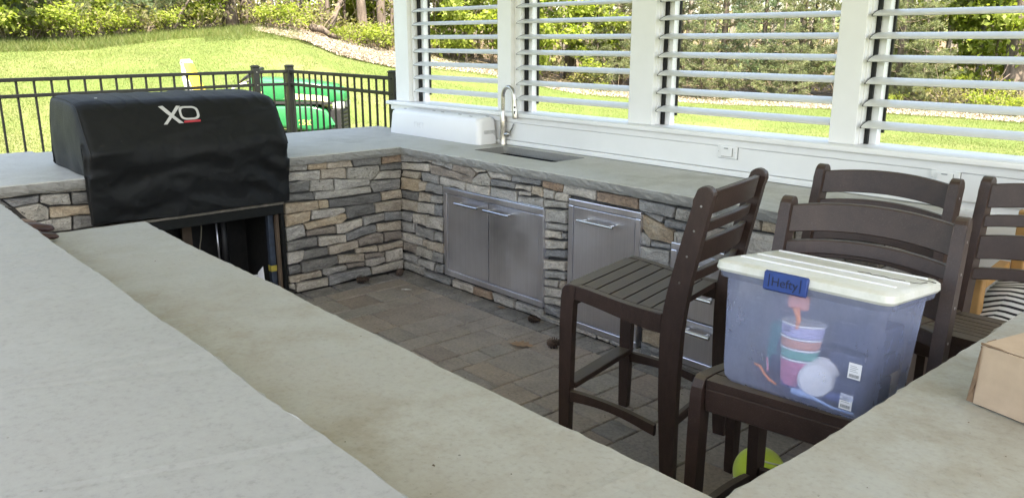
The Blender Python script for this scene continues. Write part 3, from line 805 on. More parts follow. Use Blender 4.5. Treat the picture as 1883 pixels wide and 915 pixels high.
def cover_pt(y, t):
    x, z = prof_at(t)
    x = .5 * x + .25 * (prof_at(max(0, t - .02))[0] + prof_at(min(1, t + .02))[0]); z = .5 * z + .25 * (prof_at(max(0, t - .02))[1] + prof_at(min(1, t + .02))[1])
    e = min(y - CY0, CY1 - y)                                # ends are drawn in
    r = .05 if y < -1.5 else .07; s = 0 if e > r else (1 - sqrt(max(0, 1 - (1 - e / r) ** 2)))
    cx_, cz_ = -.28, 1.0
    k = (.10 if y < -1.5 else .16) * s if z > .93 else .02 * s
    x += (cx_ - x) * k; z += (max(cz_, z) * 0 + (cz_ - z) * k if z > .95 else 0)
    # folds: long soft ones across the front, slanting ones near the right end
    f = 0
    if z > .62:
        low = max(0, min(1, (1.12 - z) / .16)) * .8
        u = (y - CY0) / (CY1 - CY0)
        f += low * .006 * sin((z * 1.0 - .10 * u * u) * 34 + 1.6 * noise.noise(Vector((y * 2.2, 0, 2))) * 2)
        f += .020 * noise.noise(Vector((y * 2.6, z * 4.5, 1.3))) * (.2 + .7 * low) + .008 * noise.noise(Vector((y * 7, z * 9, 4)))
        f += .014 * low * exp(-((y + 1.03 - (z - .9) * .5) / .10) ** 2) * sin((z + y * .7) * 40)
        dd = (z - 1.045 - .10 * (y + 2.0)) ; f += .030 * exp(-(dd / .026) ** 2) * exp(-((y + 1.98) / .12) ** 2)
        dd = (z - 1.155 - .16 * (y + 1.4)); f += .008 * exp(-(dd / .018) ** 2) * (1 if y > -1.55 else exp(-((y + 1.55) / .1) ** 2))
        rg = 1 - abs(noise.noise(Vector((y * 2.4 + z * 2.2, z * 5.2 - y * .8, 7)))) * 2
        f += .030 * max(0, rg - .35) ** 1.3 * (.12 + .75 * low)
        rg = 1 - abs(noise.noise(Vector((y * 4.6 - z * 3, z * 6 + y * 1.5, 17)))) * 2
        f += .018 * max(0, rg - .4) * (.12 + .7 * low)
        rg = 1 - abs(noise.noise(Vector((y * 9 + z * 7, z * 12 - y * 4, 27)))) * 2
        f += .006 * max(0, rg - .45)
        f -= .022 * exp(-((z - .965) / .030) ** 2) * exp(-((y + 2.03) / .06) ** 2)
    t2 = min(1, t + .01); x2, z2 = prof_at(t2); x1, z1 = prof_at(max(0, t2 - .02)); tn = Vector((x2 - x1, z2 - z1)).normalized()
    nx, nz = tn.y, -tn.x
    if z < .70: z += .006 * sin(y * 9)
    return Vector((x + nx * f, y, z + nz * f * .8)), Vector((nx, 0, nz))
NY, NT = 200, 140
bm = bmesh.new(); grid = []
ys = [CY0 + (CY1 - CY0) * (.5 - .5 * cos(pi * (i / NY))) * .3 + (CY1 - CY0) * (i / NY) * .7 for i in range(NY + 1)]
for y in ys: grid.append([bm.verts.new(cover_pt(y, j / NT)[0] - GC.location) for j in range(NT + 1)])
for i in range(NY):
    for j in range(NT): bm.faces.new([grid[i][j], grid[i + 1][j], grid[i + 1][j + 1], grid[i][j + 1]])
for gi, sg in ((0, -1), (NY, 1)):                             # end faces hang down to the counter
    row = grid[gi]; prev = row; K = 8
    for k in range(1, K + 1):
        cur = []
        for j in range(NT + 1):
            p = row[j].co + GC.location; fr = k / K
            tz = .918 if p.x < .03 else min(p.z, .645 + .27 * max(0, (.05 - p.x) / .02) if p.x < .05 else p.z)
            if p.z < .92: tz = p.z
            xx = p.x + (-.28 - p.x) * .0; bul = .012 * sin(pi * fr) + .012 * noise.noise(Vector((p.x * 5, gi, fr * 3 + p.z * 2)))
            if p.z < .92: q_ = Vector((p.x - .05 * fr, p.y, p.z))
            else: q_ = Vector((min(xx, .05 + .0 * fr) if fr > .7 else xx - max(0, xx - .05) * fr, p.y + sg * bul, p.z + (tz - p.z) * fr))
            cur.append(bm.verts.new(q_ - GC.location))
        for j in range(NT):
            try: bm.faces.new([prev[j], prev[j + 1], cur[j + 1], cur[j]])
            except ValueError: pass
        prev = cur
bmesh.ops.recalc_face_normals(bm, faces=bm.faces)
me = bpy.data.meshes.new('cover_shell'); bm.to_mesh(me); bm.free(); link('cover_shell', me, M['cover'], GC, True)
for yy in (CY0 + .012, CY1 - .012):
    m = MB(GC); pts = [cover_pt(yy, t / 60)[0] + cover_pt(yy, t / 60)[1] * .002 for t in range(14, 56)]; m.tube(pts, .0035, 6); m.build('seam', M['seam'], GC, True)
ZT = [(cover_pt(-1.5, t / 200)[0].z, t / 200) for t in range(50, 90)]
def on_cover(px, py):
    t = .45; y = at(px, py, 'x', -.03).y
    for _ in range(5):
        p, nr_ = cover_pt(y, t); a = at(px, py, 'x', p.x); y = a.y; t = float(np.interp(a.z, [v[0] for v in ZT], [v[1] for v in ZT]))
    p, nr_ = cover_pt(y, t); return p + nr_ * .004
def strip(pa, pb, n=10, closed=False):
    """band between two pixel polylines, laid on the cover"""
    A = [on_cover(*p) for p in pa]; B = [on_cover(*p) for p in pb]; vs = A + B; k = len(A)
    rg = range(k if closed else k - 1)
    return vs, [(i, (i + 1) % k, k + (i + 1) % k, k + i) for i in rg]
def lerp(a, b_, n): return [(a[0] + (b_[0] - a[0]) * i / n, a[1] + (b_[1] - a[1]) * i / n) for i in range(n + 1)]
m = MB(GC)
m.add(*strip(lerp((290.2, 197.8), (329.5, 227.0), 12), lerp((298.5, 196.5), (338.0, 226.6), 12)))
m.add(*strip(lerp((323.5, 196.3), (301.0, 229.0), 12), lerp((331.0, 196.0), (307.5, 228.8), 12)))
def sup(cx_, cy_, a, b_, sk, n=40, e=3.2):
    out = []
    for k in range(n):
        t = 2 * pi * k / n; c_, s_ = cos(t), sin(t)
        u = a * math.copysign(abs(c_) ** (2 / e), c_); v = b_ * math.copysign(abs(s_) ** (2 / e), s_)
        out.append((cx_ + u + sk * v, cy_ + v - .02 * u))
    return out
m.add(*strip(sup(347.5, 208.3, 18.2, 12.6, .28), sup(347.3, 208.4, 13.8, 9.3, .28), closed=True))
m.build('logo_letters', M['logo_w'], GC)
m = MB(GC); m.add(*strip(lerp((338.5, 222.3), (368.5, 221.0), 8), lerp((338.5, 226.2), (369.0, 225.0), 8))); m.build('logo_bar', M['logo_r'], GC)
m = MB(GC)
b0 = cover_pt(-1.93, .5)[0]; m.box(b0.x - .006, b0.x + .006, -1.936, -1.924, b0.z + .001, b0.z + .004); m.build('lint', M['logo_w'], GC)

# ------------------------------------------------------------------ chairs
def interp_prof(ctrl, zs):
    z = [c[0] for c in ctrl]; return [(float(np.interp(v, z, [c[1] for c in ctrl])), float(np.interp(v, z, [c[2] for c in ctrl]))) for v in zs]
def smooth_prof(ctrl, n=26):
    zs = [ctrl[0][0] + (ctrl[-1][0] - ctrl[0][0]) * i / n for i in range(n + 1)]; q = interp_prof(ctrl, zs)
    for _ in range(3): q = [q[0]] + [tuple((q[i - 1][k] + 2 * q[i][k] + q[i + 1][k]) / 4 for k in range(2)) for i in range(1, n)] + [q[-1]]
    return [(c + w, z) for (c, w), z in zip(q, zs)] + [(c - w, z) for (c, w), z in list(zip(q, zs))[::-1]]
CW = .54
def make_chair(label, grp):
    T = thing('counter_chair', label, 'chair', group=grp); mt = M['poly']; yo = CW / 2; th = .036
    rear = smooth_prof([(0, -.251, .026), (.35, -.236, .036), (.62, -.236, .042), (.72, -.247, .041), (.9, -.283, .037), (1.10, -.329, .033), (1.135, -.337, .030)])
    # rounded top
    k = len(rear) // 2; cx_, cz_ = -.337, 1.130
    tip = [(cx_ + .033 * cos(t) * 1.0, cz_ + .030 * sin(t)) for t in [pi * i / 8 for i in range(9)]]
    rear = rear[:k] + tip + rear[k:]
    front = smooth_prof([(0, .216, .021), (.3, .216, .026), (.55, .214, .029), (.64, .210, .029)])
    kf = len(front) // 2
    tipf = [(.239, .660), (.236, .690), (.222, .710), (.205, .7165), (.186, .716), (.165, .7145), (.172, .69), (.181, .66)]
    front = front[:kf] + tipf + front[kf:]
    for s in (-1, 1):
        a, b_ = (yo - th, yo) if s > 0 else (-yo, -yo + th)
        m = MB(); m.prism(rear, a, b_, 'y', .004, 2); leg = m.build('rear_leg', mt, T)
        for z, x in ((1.09, -.327), (1.0, -.306), (.905, -.285), (.805, -.262)):
            m = MB(); yy = s * yo; m.tube([(x, yy - s * .003, z), (x, yy + s * .0012, z)], .0042, 8); m.build('screw', M['screw'], leg)
        m = MB(); m.prism(front, a, b_, 'y', .004, 2); m.build('front_leg', mt, T)
        top = [(.172, .7142), (.12, .708), (.06, .699), (0, .690), (-.06, .683), (-.12, .678), (-.198, .676)]
        bot = [(.182, .655), (.12, .650), (.06, .640), (0, .628), (-.06, .616), (-.12, .606), (-.196, .598)]
        m = MB(); m.prism(top + bot[::-1], a + .002 * (s > 0), b_ - .002 * (s > 0) if s > 0 else b_ - .002, 'y', .005, 2); m.build('seat_rail', mt, T)
        st = [(.19 - .38 * i / 12, .245 - .040 * (i / 12) + .012 * sin(pi * i / 12)) for i in range(13)]
        pr = [(x, z + .022) for x, z in st] + [(x, z - .022 + .010 * sin(pi * i / 12)) for i, (x, z) in list(enumerate(st))[::-1]]
        m = MB(); m.prism(pr, s * yo - s * .012 - .012, s * yo - s * .012 + .012, 'y', .003); m.build('side_stretcher', mt, T)
    ztop = lambda x: float(np.interp(x, [-.198, -.12, -.06, 0, .06, .12, .172, .235], [.676, .678, .683, .690, .699, .708, .7142, .7142]))
    n = 7; xs = [-.195 + i * .0598 for i in range(n)]
    for i, x in enumerate(xs):
        x0, x1 = x, x + .0528
        if i == n - 1: x1 = .222
        pr = [(x0, ztop(x0) - .0005), (x1, ztop(x1) - .0005), (x1, ztop(x1) - .0245), (x0, ztop(x0) - .0245)]
        m = MB(); m.prism(pr, -yo + th + .002, yo - th - .002, 'y', .003, 2); m.build('seat_slat', mt, T)
    m = MB(); m.box(.196, .222, -yo + th + .001, yo - th - .001, .618, .6885, .004); m.build('seat_apron', mt, T)
    m = MB(); m.box(.182, .248, -yo + th + .001, yo - th - .001, .266, .292, .005, 2); m.build('footrest', mt, T)
    m = MB(); m.box(-.245, -.220, -yo + th + .001, yo - th - .001, .205, .245, .004); m.build('rear_stretcher', mt, T)
    for z, h, x in ((1.091, .086, -.326), (1.0, .042, -.305), (.905, .086, -.284), (.808, .042, -.262)):
        vs = []; K = 20; yw = yo - th - .001; tl = .21
        for i in range(K + 1):
            y = -yw + 2 * yw * i / K; c_ = 1 - (y / yw) ** 2; bx = x - .040 * c_; bz = .017 * c_
            for (dx, dz) in ((.012, h / 2 - .003), (.009, h / 2), (-.009, h / 2), (-.012, h / 2 - .003), (-.012, -h / 2 + .003), (-.009, -h / 2), (.009, -h / 2), (.012, -h / 2 + .003)):
                vs.append((bx + dx - dz * tl, y, z + bz + dz))
        fs = [(i * 8 + k, i * 8 + (k + 1) % 8, (i + 1) * 8 + (k + 1) % 8, (i + 1) * 8 + k) for i in range(K) for k in range(8)] + [tuple(range(8))[::-1], tuple(K * 8 + k for k in range(8))]
        m = MB(); m.add(vs, fs); m.build('back_slat', mt, T)
    return T
CG = 'dark brown slatted counter chairs inside the kitchen'
chairA = make_chair('dark brown slatted counter chair seen from behind, in front of the steel trash door', CG)
chairA.location = (2.846, -.746, 0); chairA.rotation_euler.z = 3.351
for (x, y, th, lab) in ((3.804, -1.165, -1.426, 'dark brown slatted counter chair carrying the clear storage tote on its seat'),
                        (3.494, -.457, -1.532, 'dark brown slatted counter chair standing behind the one that holds the tote'),
                        (4.045, -.30, -1.56, 'dark brown slatted counter chair at the right edge, in front of the wooden armchair')):
    c = copy_tree(chairA); c.location = (x, y, 0); c.rotation_euler.z = th; c['label'] = lab

# ------------------------------------------------------------------ storage tote on the second chair
tl = radians(6.5)
TO = thing('storage_tote', 'clear blue-tinted plastic tote with a white lid and blue latch, set on a chair seat', 'storage tote', (3.828, -1.375, .7165))
TO.rotation_euler = (-tl, 0, radians(3.5))
def tote_mat():
    m, nt, b = new_mat('clear_blue_plastic'); out = nt.nodes['Material Output']
    setin(b, Roughness=.25); b.inputs['Base Color'].default_value = (.62, .68, .93, 1)
    tr = nt.nodes.new('ShaderNodeBsdfTransparent'); tr.inputs[0].default_value = (.955, .968, 1, 1)
    tl_ = nt.nodes.new('ShaderNodeBsdfTranslucent'); tl_.inputs[0].default_value = (.62, .68, .93, 1)
    m1 = nt.nodes.new('ShaderNodeMixShader'); m1.inputs[0].default_value = .45; nt.links.new(b.outputs[0], m1.inputs[1]); nt.links.new(tl_.outputs[0], m1.inputs[2])
    m2 = nt.nodes.new('ShaderNodeMixShader'); nt.links.new(m1.outputs[0], m2.inputs[2]); nt.links.new(tr.outputs[0], m2.inputs[1])
    f = mixc(nt, 1, ramp(nt, tex(nt, 3.5, 8, .75, (1, 1, .5)), [(.3, (.27,) * 3), (.7, (.43,) * 3)]), ramp(nt, tex(nt, 50, 4, .7, (.3, .3, 1.5)), [(.6, (1,) * 3), (.75, (1.25,) * 3)]), 'MULTIPLY'); nt.links.new(f, m2.inputs[0]); nt.links.new(m2.outputs[0], out.inputs[0])
    return m
M['tote'] = tote_mat(); M['bowlwhite'] = plain('bowl_white', (.85, .85, .86), .4, var=.02); M['plum'] = plain('plum_rim', (.30, .12, .2), .5)
def lid_mat():
    m, nt, b = new_mat('dirty_white_lid'); setin(b, Roughness=.4)
    t = tex(nt, 8, 6, .7); c = ramp(nt, t, [(.35, (.66, .66, .63)), (.6, (.55, .55, .48)), (.75, (.44, .44, .37))]); nt.links.new(c, b.inputs['Base Color']); return m
M['lid'] = lid_mat()
def ring_loft(m, levels, r=.035, cap_top=False, cap_bot=True, nn=5):
    R_ = []
    for (z, x0, x1, y0_, y1_) in levels: R_.append([(x, y, z) for x, y in rounded_rect(x0, x1, y0_, y1_, r, nn)])
    n = len(R_[0]); vs = [v for q in R_ for v in q]; fs = [(i * n + k, i * n + (k + 1) % n, (i + 1) * n + (k + 1) % n, (i + 1) * n + k) for i in range(len(R_) - 1) for k in range(n)]
    if cap_bot: fs.append(tuple(range(n))[::-1])
    if cap_top: fs.append(tuple((len(R_) - 1) * n + k for k in range(n)))
    m.add(vs, fs)
TH = .335
m = MB(); ring_loft(m, [(.003, -.178, .180, .025, .280), (.0, -.192, .194, .010, .295), (.012, -.200, .202, .002, .304), (.04, -.204, .205, -.002, .307), (.295, -.217, .217, -.018, .318)])
m.build('tub', M['tote'], TO, True)
m = MB(); ring_loft(m, [(.292, -.217, .217, -.018, .318), (.296, -.232, .232, -.030, .330), (.318, -.235, .235, -.033, .333)], cap_bot=False); m.build('rim', M['tote'], TO, True)
m = MB(); ring_loft(m, [(.312, -.236, .236, -.036, .336), (.319, -.240, .240, -.040, .340), (.336, -.238, .238, -.038, .338), (.343, -.228, .228, -.028, .328)], .03, True, True)
ld = m.build('lid', M['lid'], TO, 'auto')
for (a, b_, c_, d_) in ((-.215, .21, .060, .068), (-.215, .21, .155, .163), (-.215, .21, .290, .297)):
    m = MB(); m.box(a, b_, c_, d_, .3425, .3475, .002); m.build('lid_rib', M['whiteplastic'], ld)
m = MB(); cp = [(.06, .20), (.09, .21), (.10, .195), (.13, .205), (.15, .19), (.185, .20)]
for i in range(len(cp) - 1): m.tube([(cp[i][0], cp[i][1], .3435), (cp[i + 1][0], cp[i + 1][1], .3435)], .0013, 4)
cp = [(.20, .19), (.222, .205), (.226, .24)]
for i in range(len(cp) - 1): m.tube([(cp[i][0], cp[i][1], .3430), (cp[i + 1][0], cp[i + 1][1], .3430)], .0018, 4)
cp = [(.19, .27), (.224, .27), (.24, .265)]
for i in range(len(cp) - 1): m.tube([(cp[i][0], cp[i][1], .3430), (cp[i + 1][0], cp[i + 1][1], .3430)], .0016, 4)
m.build('lid_crack', plain('crack_dark', (.05, .045, .03), .9), ld)
M['latch'] = plain('navy_latch', (.014, .045, .20), .4, var=.1)
m = MB(); m.prism([(-.036, .338), (-.044, .342), (-.052, .338), (-.052, .294), (-.046, .290), (-.040, .294)], -.082, .036, 'x', .002)
# profile above is in (y, z); shift across the tote front
la = m.build('latch', M['latch'], TO)
def text_mesh(name, body, size, mat, parent, loc, rot, ext=.001, shear=0):
    cu = bpy.data.curves.new(name, 'FONT'); cu.body = body; cu.size = size; cu.extrude = ext; cu.align_x = 'CENTER'; cu.align_y = 'CENTER'; cu.shear = shear
    t = bpy.data.objects.new(name, cu); me = bpy.data.meshes.new_from_object(t); bpy.data.objects.remove(t)
    o = link(name, me, mat, parent); o.location = loc; o.rotation_euler = rot; return o
text_mesh('latch_lettering', 'Hefty', .033, plain('latch_letter_shade', (.004, .010, .045), .4), la, (-.023, -.0527, .315), (pi / 2, 0, 0), .0006)
for x in (-.066, .020):
    m = MB(); m.box(x - .001, x + .001, -.0535, -.0515, .300, .334); m.build('latch_line', plain('latch_line', (.004, .010, .045), .4), la)
# things kept in the tote are things of their own
def in_tote(o, lab, cat, grp=None):
    tag(o, lab, cat, grp); return o
TM = Matrix.Translation(TO.location) @ Matrix.Rotation(radians(3.5), 4, 'Z') @ Matrix.Rotation(-tl, 4, 'X')
def tthing(name, lab, cat, loc, grp=None):
    o = thing(name, lab, cat, group=grp); o.matrix_world = TM @ Matrix.Translation(loc); return o
bands = [('pink', (.68, .22, .36), .0, .075), ('green', (.14, .45, .36), .076, .105), ('orange', (.72, .33, .22), .106, .135), ('lavender', (.50, .47, .72), .136, .172)]
for nm, c_, z0, z1 in bands:
    cu = tthing('cup', '%s paper cup band in the upright stack inside the tote' % nm if nm != 'pink' else 'pink cup at the bottom of the upright stack inside the tote', 'cup', (-.012, .075, .030 + z0), 'coloured cups stacked inside the tote')
    cu['label'] = {'pink': 'pink cup at the bottom of the upright stack inside the tote', 'green': 'green cup above the pink one inside the tote', 'orange': 'orange cup above the green one inside the tote', 'lavender': 'lavender cup with a rabbit print, topmost of its stack in the tote'}[nm]
    rr = .040 + z0 * .10; r2 = .040 + z1 * .10
    m = MB(); m.lathe([(rr, 0), (r2, z1 - z0 - .004)], (0, 0, 0), 28); m.build('wall', plain(nm + '_paper', c_, .5, var=.04), cu, 'auto')
    m = MB(); m.lathe([(r2 + .0008, z1 - z0 - .006), (r2 + .002, z1 - z0 - .004), (r2 + .001, z1 - z0 - .001)], (0, 0, 0), 28); m.build('rim', M['whiteplastic'], cu, 'auto')
    if nm == 'lavender':
        m = MB()
        for dx in (-.006, .004):
            m.tube([(dx - .016 + .003 * cos(t), -.058, .020 + .007 * sin(t)) for t in [2 * pi * k / 10 for k in range(11)]], .0007, 4)
        m.build('rabbit_print', M['blackplastic'], cu)
bd = Vector((.38, -.86, .22)).normalized(); bq = bd.to_track_quat('Z', 'Y').to_matrix().to_4x4()
for k in range(4):
    bp_ = Vector((.062, .030, .066)) - bd * (.011 * k) + Vector((.004, 0, .006)) * k
    bw = tthing('bowl', ['foremost', 'second', 'third', 'rearmost'][k] + ' white bowl of the tilted nest inside the tote', 'bowl', tuple(bp_), 'white bowls nested inside the tote')
    bw.matrix_world = bw.matrix_world @ bq
    m = MB(); m.lathe([(.0455, -.016), (.0435, -.004), (.040, .0), (.036, .0005)], (0, 0, 0), 34)
    m.build('dish', M['bowlwhite'], bw, 'auto')
    m = MB(); m.lathe([(.0457, -.020), (.047, -.0175), (.0465, -.0162)], (0, 0, 0), 34); m.build('rim', M['plum'] if k == 1 else M['bowlwhite'], bw, 'auto')
orange = plain('orange_rubber', (.85, .28, .10), .5)
o = tthing('ribbon', 'orange curled ribbon lying left of the cup stack inside the tote', 'ribbon', (-.09, .04, .03))
m = MB(); m.tube([(-.03, .0, .030), (-.012, .0, .027), (.005, -.004, .012), (.022, -.006, .0), (.045, -.01, -.006)], [.003, .004, .004, .004, .003], 6); m.build('strand', orange, o)
m = MB(); m.tube([(.0, .01, .055), (.004, .01, .035), (.012, .0, .02)], .003, 6); m.build('strand', plain('pink_ribbon', (.7, .25, .35), .5), o)
o = tthing('hanging_toy', 'orange and pink item hanging in the tote above the cup stack', 'toy', (-.015, .02, .235))
m = MB(); m.box(-.028, .03, 0, .02, .005, .045, .008, 2); m.build('pack', plain('salmon_pack', (.8, .35, .3), .5), o)
m = MB(); m.tube([(.0, .0, .012), (.012, .0, -.02), (.010, .0, -.045)], [.010, .006, .004], 8); m.build('tail', orange, o)
o = tthing('packet_pile', 'dark blue packets heaped at the right side inside the tote', 'packets', (.06, .12, .01))
dk = plain('dark_blue_pack', (.03, .04, .09), .5)
for a in ((-.02, .12, -.06, .12, .0, .07), (.0, .125, -.03, .15, .075, .13), (-.01, .12, .0, .16, .135, .205), (-.2, -.04, .05, .15, 0, .05), (-.19, -.05, .06, .16, .055, .10)):
    m = MB(); m.box(*a, .008, 2); m.build('packet', dk, o)
o = tthing('teal_box', 'teal box at the left rear inside the tote', 'box', (-.12, .19, .01))
m = MB(); m.box(-.04, .06, 0, .07, .10, .14, .004); m.box(-.04, .06, 0, .07, 0, .099, .004); m.build('carton', plain('teal_card', (.06, .30, .30), .6), o)
o = tthing('serving_spoon', 'pale blue serving spoon lying at the bottom front of the tote', 'spoon', (.05, .02, .018))
m = MB()
m.tube([(-.045, .0, .006), (-.02, .0, .006), (.01, .0, .004), (.07, .0, -.006), (.12, .01, -.008)], [.008, .011, .005, .0035, .003], 8); m.build('spoon_body', plain('pale_blue_plastic', (.35, .5, .8), .3), o)
o = tthing('plastic_bag', 'clear bag with blue print under the bowls in the tote', 'bag', (.03, .03, .02))
m = MB(); m.box(-.07, .13, .01, .06, .0, .022, .006, 2); m.build('sleeve', plain('navy_sleeve', (.06, .09, .28), .3), o)
for (x, z, lab) in ((.150, .205, 'upper white barcode sticker on the front of the tote'), (.137, .120, 'lower white barcode sticker on the front of the tote')):
    yy = -.0195 + (.295 - z) * .102
    st = tthing('barcode_sticker', lab, 'sticker', (x + .02, yy + .001, z - .075), 'barcode stickers on the tote')
    m = MB(); m.box(-.016, .016, -.0018, -.0008, -.02, .02); m.build('label', M['whiteplastic'], st)
    m = MB()
    xx = -.012
    while xx < .012: w_ = random.choice([.0006, .001, .0014]); m.box(xx, xx + w_, -.0024, -.0019, -.016, -.008); xx += w_ + .0009
    for k in range(4): m.box(-.012, .004 + .004 * (k % 2), -.0024, -.0019, .012 - k * .0045, .0130 - k * .0045)
    m.build('bars', M['greyline'], st)

# ------------------------------------------------------------------ cardboard box on the side counter
CB = thing('cardboard_box', 'worn cardboard box with a torn corner on the side counter at the right edge', 'cardboard box', (4.31, -1.50, H), radians(-14))
m = MB(); m.box(0, .42, 0, .004, .002, .130, .001); m.box(0, .42, .286, .29, .002, .130, .001); m.box(.416, .42, .0045, .2855, .002, .130, .001); m.build('side_wall', M['cardboard'], CB)
m = MB(); m.box(.0, .003, .006, .285, .002, .129, .001); m.build('side_wall', M['cardboard'], CB)
m = MB(); m.box(.002, .418, .003, .144, .1305, .134, .001); m.build('top_flap', M['cardboard'], CB)
m = MB(); m.box(.002, .418, .147, .288, .1305, .1345, .001); m.build('top_flap', M['cardboard'], CB)
m = MB(); m.add([(0, .002, .002), (-.012, -.004, .004), (-.006, .000, .07), (.0, .001, .128), (.004, -.003, .128), (.003, -.003, .05)], [(0, 1, 2, 3), (0, 5, 4, 3), (1, 5, 4, 2)]); m.build('torn_corner', M['cardtorn'], CB)
m = MB(); pts = [(.0 + .008 * k, -.0005 + .0012 * random.random(), .131 + .002 * random.random()) for k in range(8)]
m.tube(pts, [.003, .0026, .003, .002, .0022, .0015, .0012, .0008], 5); m.tube([(.0, .0, .125), (.001, .02, .1325), (.001, .045, .133)], .0018, 5); m.build('torn_edge', M['cardtorn'], CB)

# ------------------------------------------------------------------ ball, cones, leaves, bundle
def ball_mat():
    m, nt, b = new_mat('felt_yellow_green'); setin(b, Roughness=.9)
    t = tex(nt, 8, 5); c = ramp(nt, t, [(.3, (.48, .64, .05)), (.7, (.62, .76, .08))]); nt.links.new(c, b.inputs['Base Color']); bump(nt, b, tex(nt, 160, 3), .4, .003); b.inputs['Sheen Weight'].default_value = .4; return m
BL = thing('tennis_ball', 'oversized yellow-green tennis ball on the pavers under the chair with the tote', 'ball', (3.42, -.76, 0))
bm = bmesh.new(); bmesh.ops.create_uvsphere(bm, u_segments=40, v_segments=24, radius=.095); bmesh.ops.translate(bm, vec=(0, 0, .095), verts=bm.verts)
me = bpy.data.meshes.new('felt'); bm.to_mesh(me); bm.free(); link('felt', me, ball_mat(), BL, True)
pts = []
for i in range(61):
    t = 2 * pi * i / 60; a = .44 * pi; r = .0955
    v = Vector((cos(t) * .78 + .22 * cos(3 * t), sin(t) * .78 - .22 * sin(3 * t), .85 * sin(2 * t))).normalized() * r
    v = Matrix.Rotation(1.1, 3, 'X') @ (Matrix.Rotation(.6, 3, 'Z') @ v); pts.append((v.x, v.y, v.z + .095))
m = MB(); m.tube(pts, .0035, 6, False); m.build('seam', plain('ball_seam', (.62, .66, .5), .9), BL, True)
M['cone'] = plain('pine_cone_scale', (.075, .05, .038), .8, var=.5, nscale=60)
def cone(label, loc, rz, L=.075, R_=.026):
    L *= 1.0; R_ *= 1.05
    T = thing('pine_cone', label, 'pine cone', loc, rz, 'pine cones on the pavers')
    m = MB(); m.tube([(-L / 2, 0, R_), (-L / 4, 0, R_ * 1.02), (L / 4, 0, R_), (L / 2, 0, R_ * .9)], [R_ * .35, R_ * .62, R_ * .5, .003], 8); m.build('core', M['cone'], T)
    m = MB(); k = 0
    while k < 64:
        f = k / 64; x = -L / 2 + L * f; a = k * 2.39996; rr = R_ * (.55 + .75 * sin(pi * min(1, f * 1.05 + .12)) ** .8) * .75
        c_, s_ = cos(a), sin(a); w = .0055 + .004 * (1 - f)
        def P(dx, r_, tw): return (x + dx, r_ * c_ - tw * s_, R_ + r_ * s_ + tw * c_)
        m.add([P(0, rr * .3, -w * .4), P(0, rr * .3, w * .4), P(.006, rr, w), P(.009, rr * 1.12, 0), P(.006, rr, -w), P(.004, rr * 1.05, 0)], [(0, 1, 2, 5, 4), (2, 3, 4, 5)])
        k += 1
    m.build('scales', M['cone'], T); return T
cone('open pine cone against the grill wall, lying left of the corner', (.10, -.43, 0), .9, .085, .030)
cone('small pine cone tucked in the corner of the two stone walls', (.10, -.12, 0), 2.0, .07, .024)
cone('pine cone under the right half of the double steel door', (1.475, -.085, 0), .3, .075, .022)
cone('pine cone on the open pavers beside the oak leaf', (1.85, -.285, 0), 1.2, .075, .030)
def leaf(name, label, loc, rz, out, mat, curl=.006):
    T = thing(name, label, 'fallen leaf', loc, rz, 'fallen leaves on the pavers'); m = MB(); n = len(out)
    vs = [(0, 0, .004)] + [(x, y, .004 + curl * (abs(y) * 20) ** 1.5 + random.uniform(0, .003)) for x, y in out]
    m.add(vs, [(0, i + 1, (i + 1) % n + 1) for i in range(n)]); m.build('blade', mat, T)
    m = MB(); m.tube([(-.02, 0, .004), (.05, .0, .006)], .0012, 5); m.build('stem', mat, T); return T
oak = [(-.02, .0), (.0, .012), (.012, .03), (.022, .012), (.04, .04), (.048, .014), (.064, .036), (.070, .012), (.085, .016), (.092, 0), (.084, -.016), (.068, -.012), (.062, -.038), (.048, -.012), (.036, -.042), (.022, -.012), (.010, -.028), (.0, -.010)]
M['oak'] = plain('dry_oak_leaf', (.27, .17, .10), .7, var=.25); M['pale_leaf'] = plain('bleached_leaf', (.45, .40, .33), .8)
leaf('oak_leaf', 'brown dried oak leaf on the pavers left of the loose pine cone', (1.66, -.42, .002), .5, [(x * 1.3, y * 1.2) for x, y in oak], M['oak'])
leaf('leaf_scrap', 'pale curled leaf scrap on the pavers behind the front leg of the nearest chair', (2.20, -.10, .002), 1.4, [(x * .7, y * .7) for x, y in oak], M['pale_leaf'])
leaf('leaf_scrap', 'tan leaf scrap beside the rear foot of the chair seen from behind', (2.56, -.14, .002), 2.2, [(x * .55, y * .8) for x, y in oak], M['oak'])
leaf('leaf_scrap', 'small rust leaf under the bottom edge of the double steel door', (1.12, -.06, .002), .2, [(x * .55, y * .5) for x, y in oak], M['oak'])
leaf('leaf_scrap', 'small whitish scrap on the pavers near the wall corner', (.42, -.30, .002), .7, [(x * .4, y * .3) for x, y in oak], M['whiteplastic'])
m = MB(); M['crumb'] = plain('crumb', (.13, .10, .07), .9, var=.5)
for i in range(620):
    x, y = random.uniform(.02, 4.1), random.uniform(-2.1, -.01)
    if random.random() < .45: y = -random.random() ** 2 * .5
    s = random.uniform(.0015, .005); a = random.uniform(0, 6.3)
    m.add([(x + s * cos(a), y + s * sin(a), .003), (x - s * sin(a), y + s * cos(a), .0035), (x - s * cos(a), y - s * sin(a), .003), (x, y, .003 + s)], [(0, 1, 3), (1, 2, 3), (2, 0, 3)])
for i in range(60):                      # dry needles and twigs
    x, y, a, L = random.uniform(.1, 4), random.uniform(-1.9, -.02), random.uniform(0, 6.3), random.uniform(.02, .08)
    m.add([(x, y, .004), (x + L * cos(a), y + L * sin(a), .005), (x + L * cos(a) - .0015 * sin(a), y + L * sin(a) + .0015 * cos(a), .004), (x - .0015 * sin(a), y + .0015 * cos(a), .004)], [(0, 1, 2, 3)])
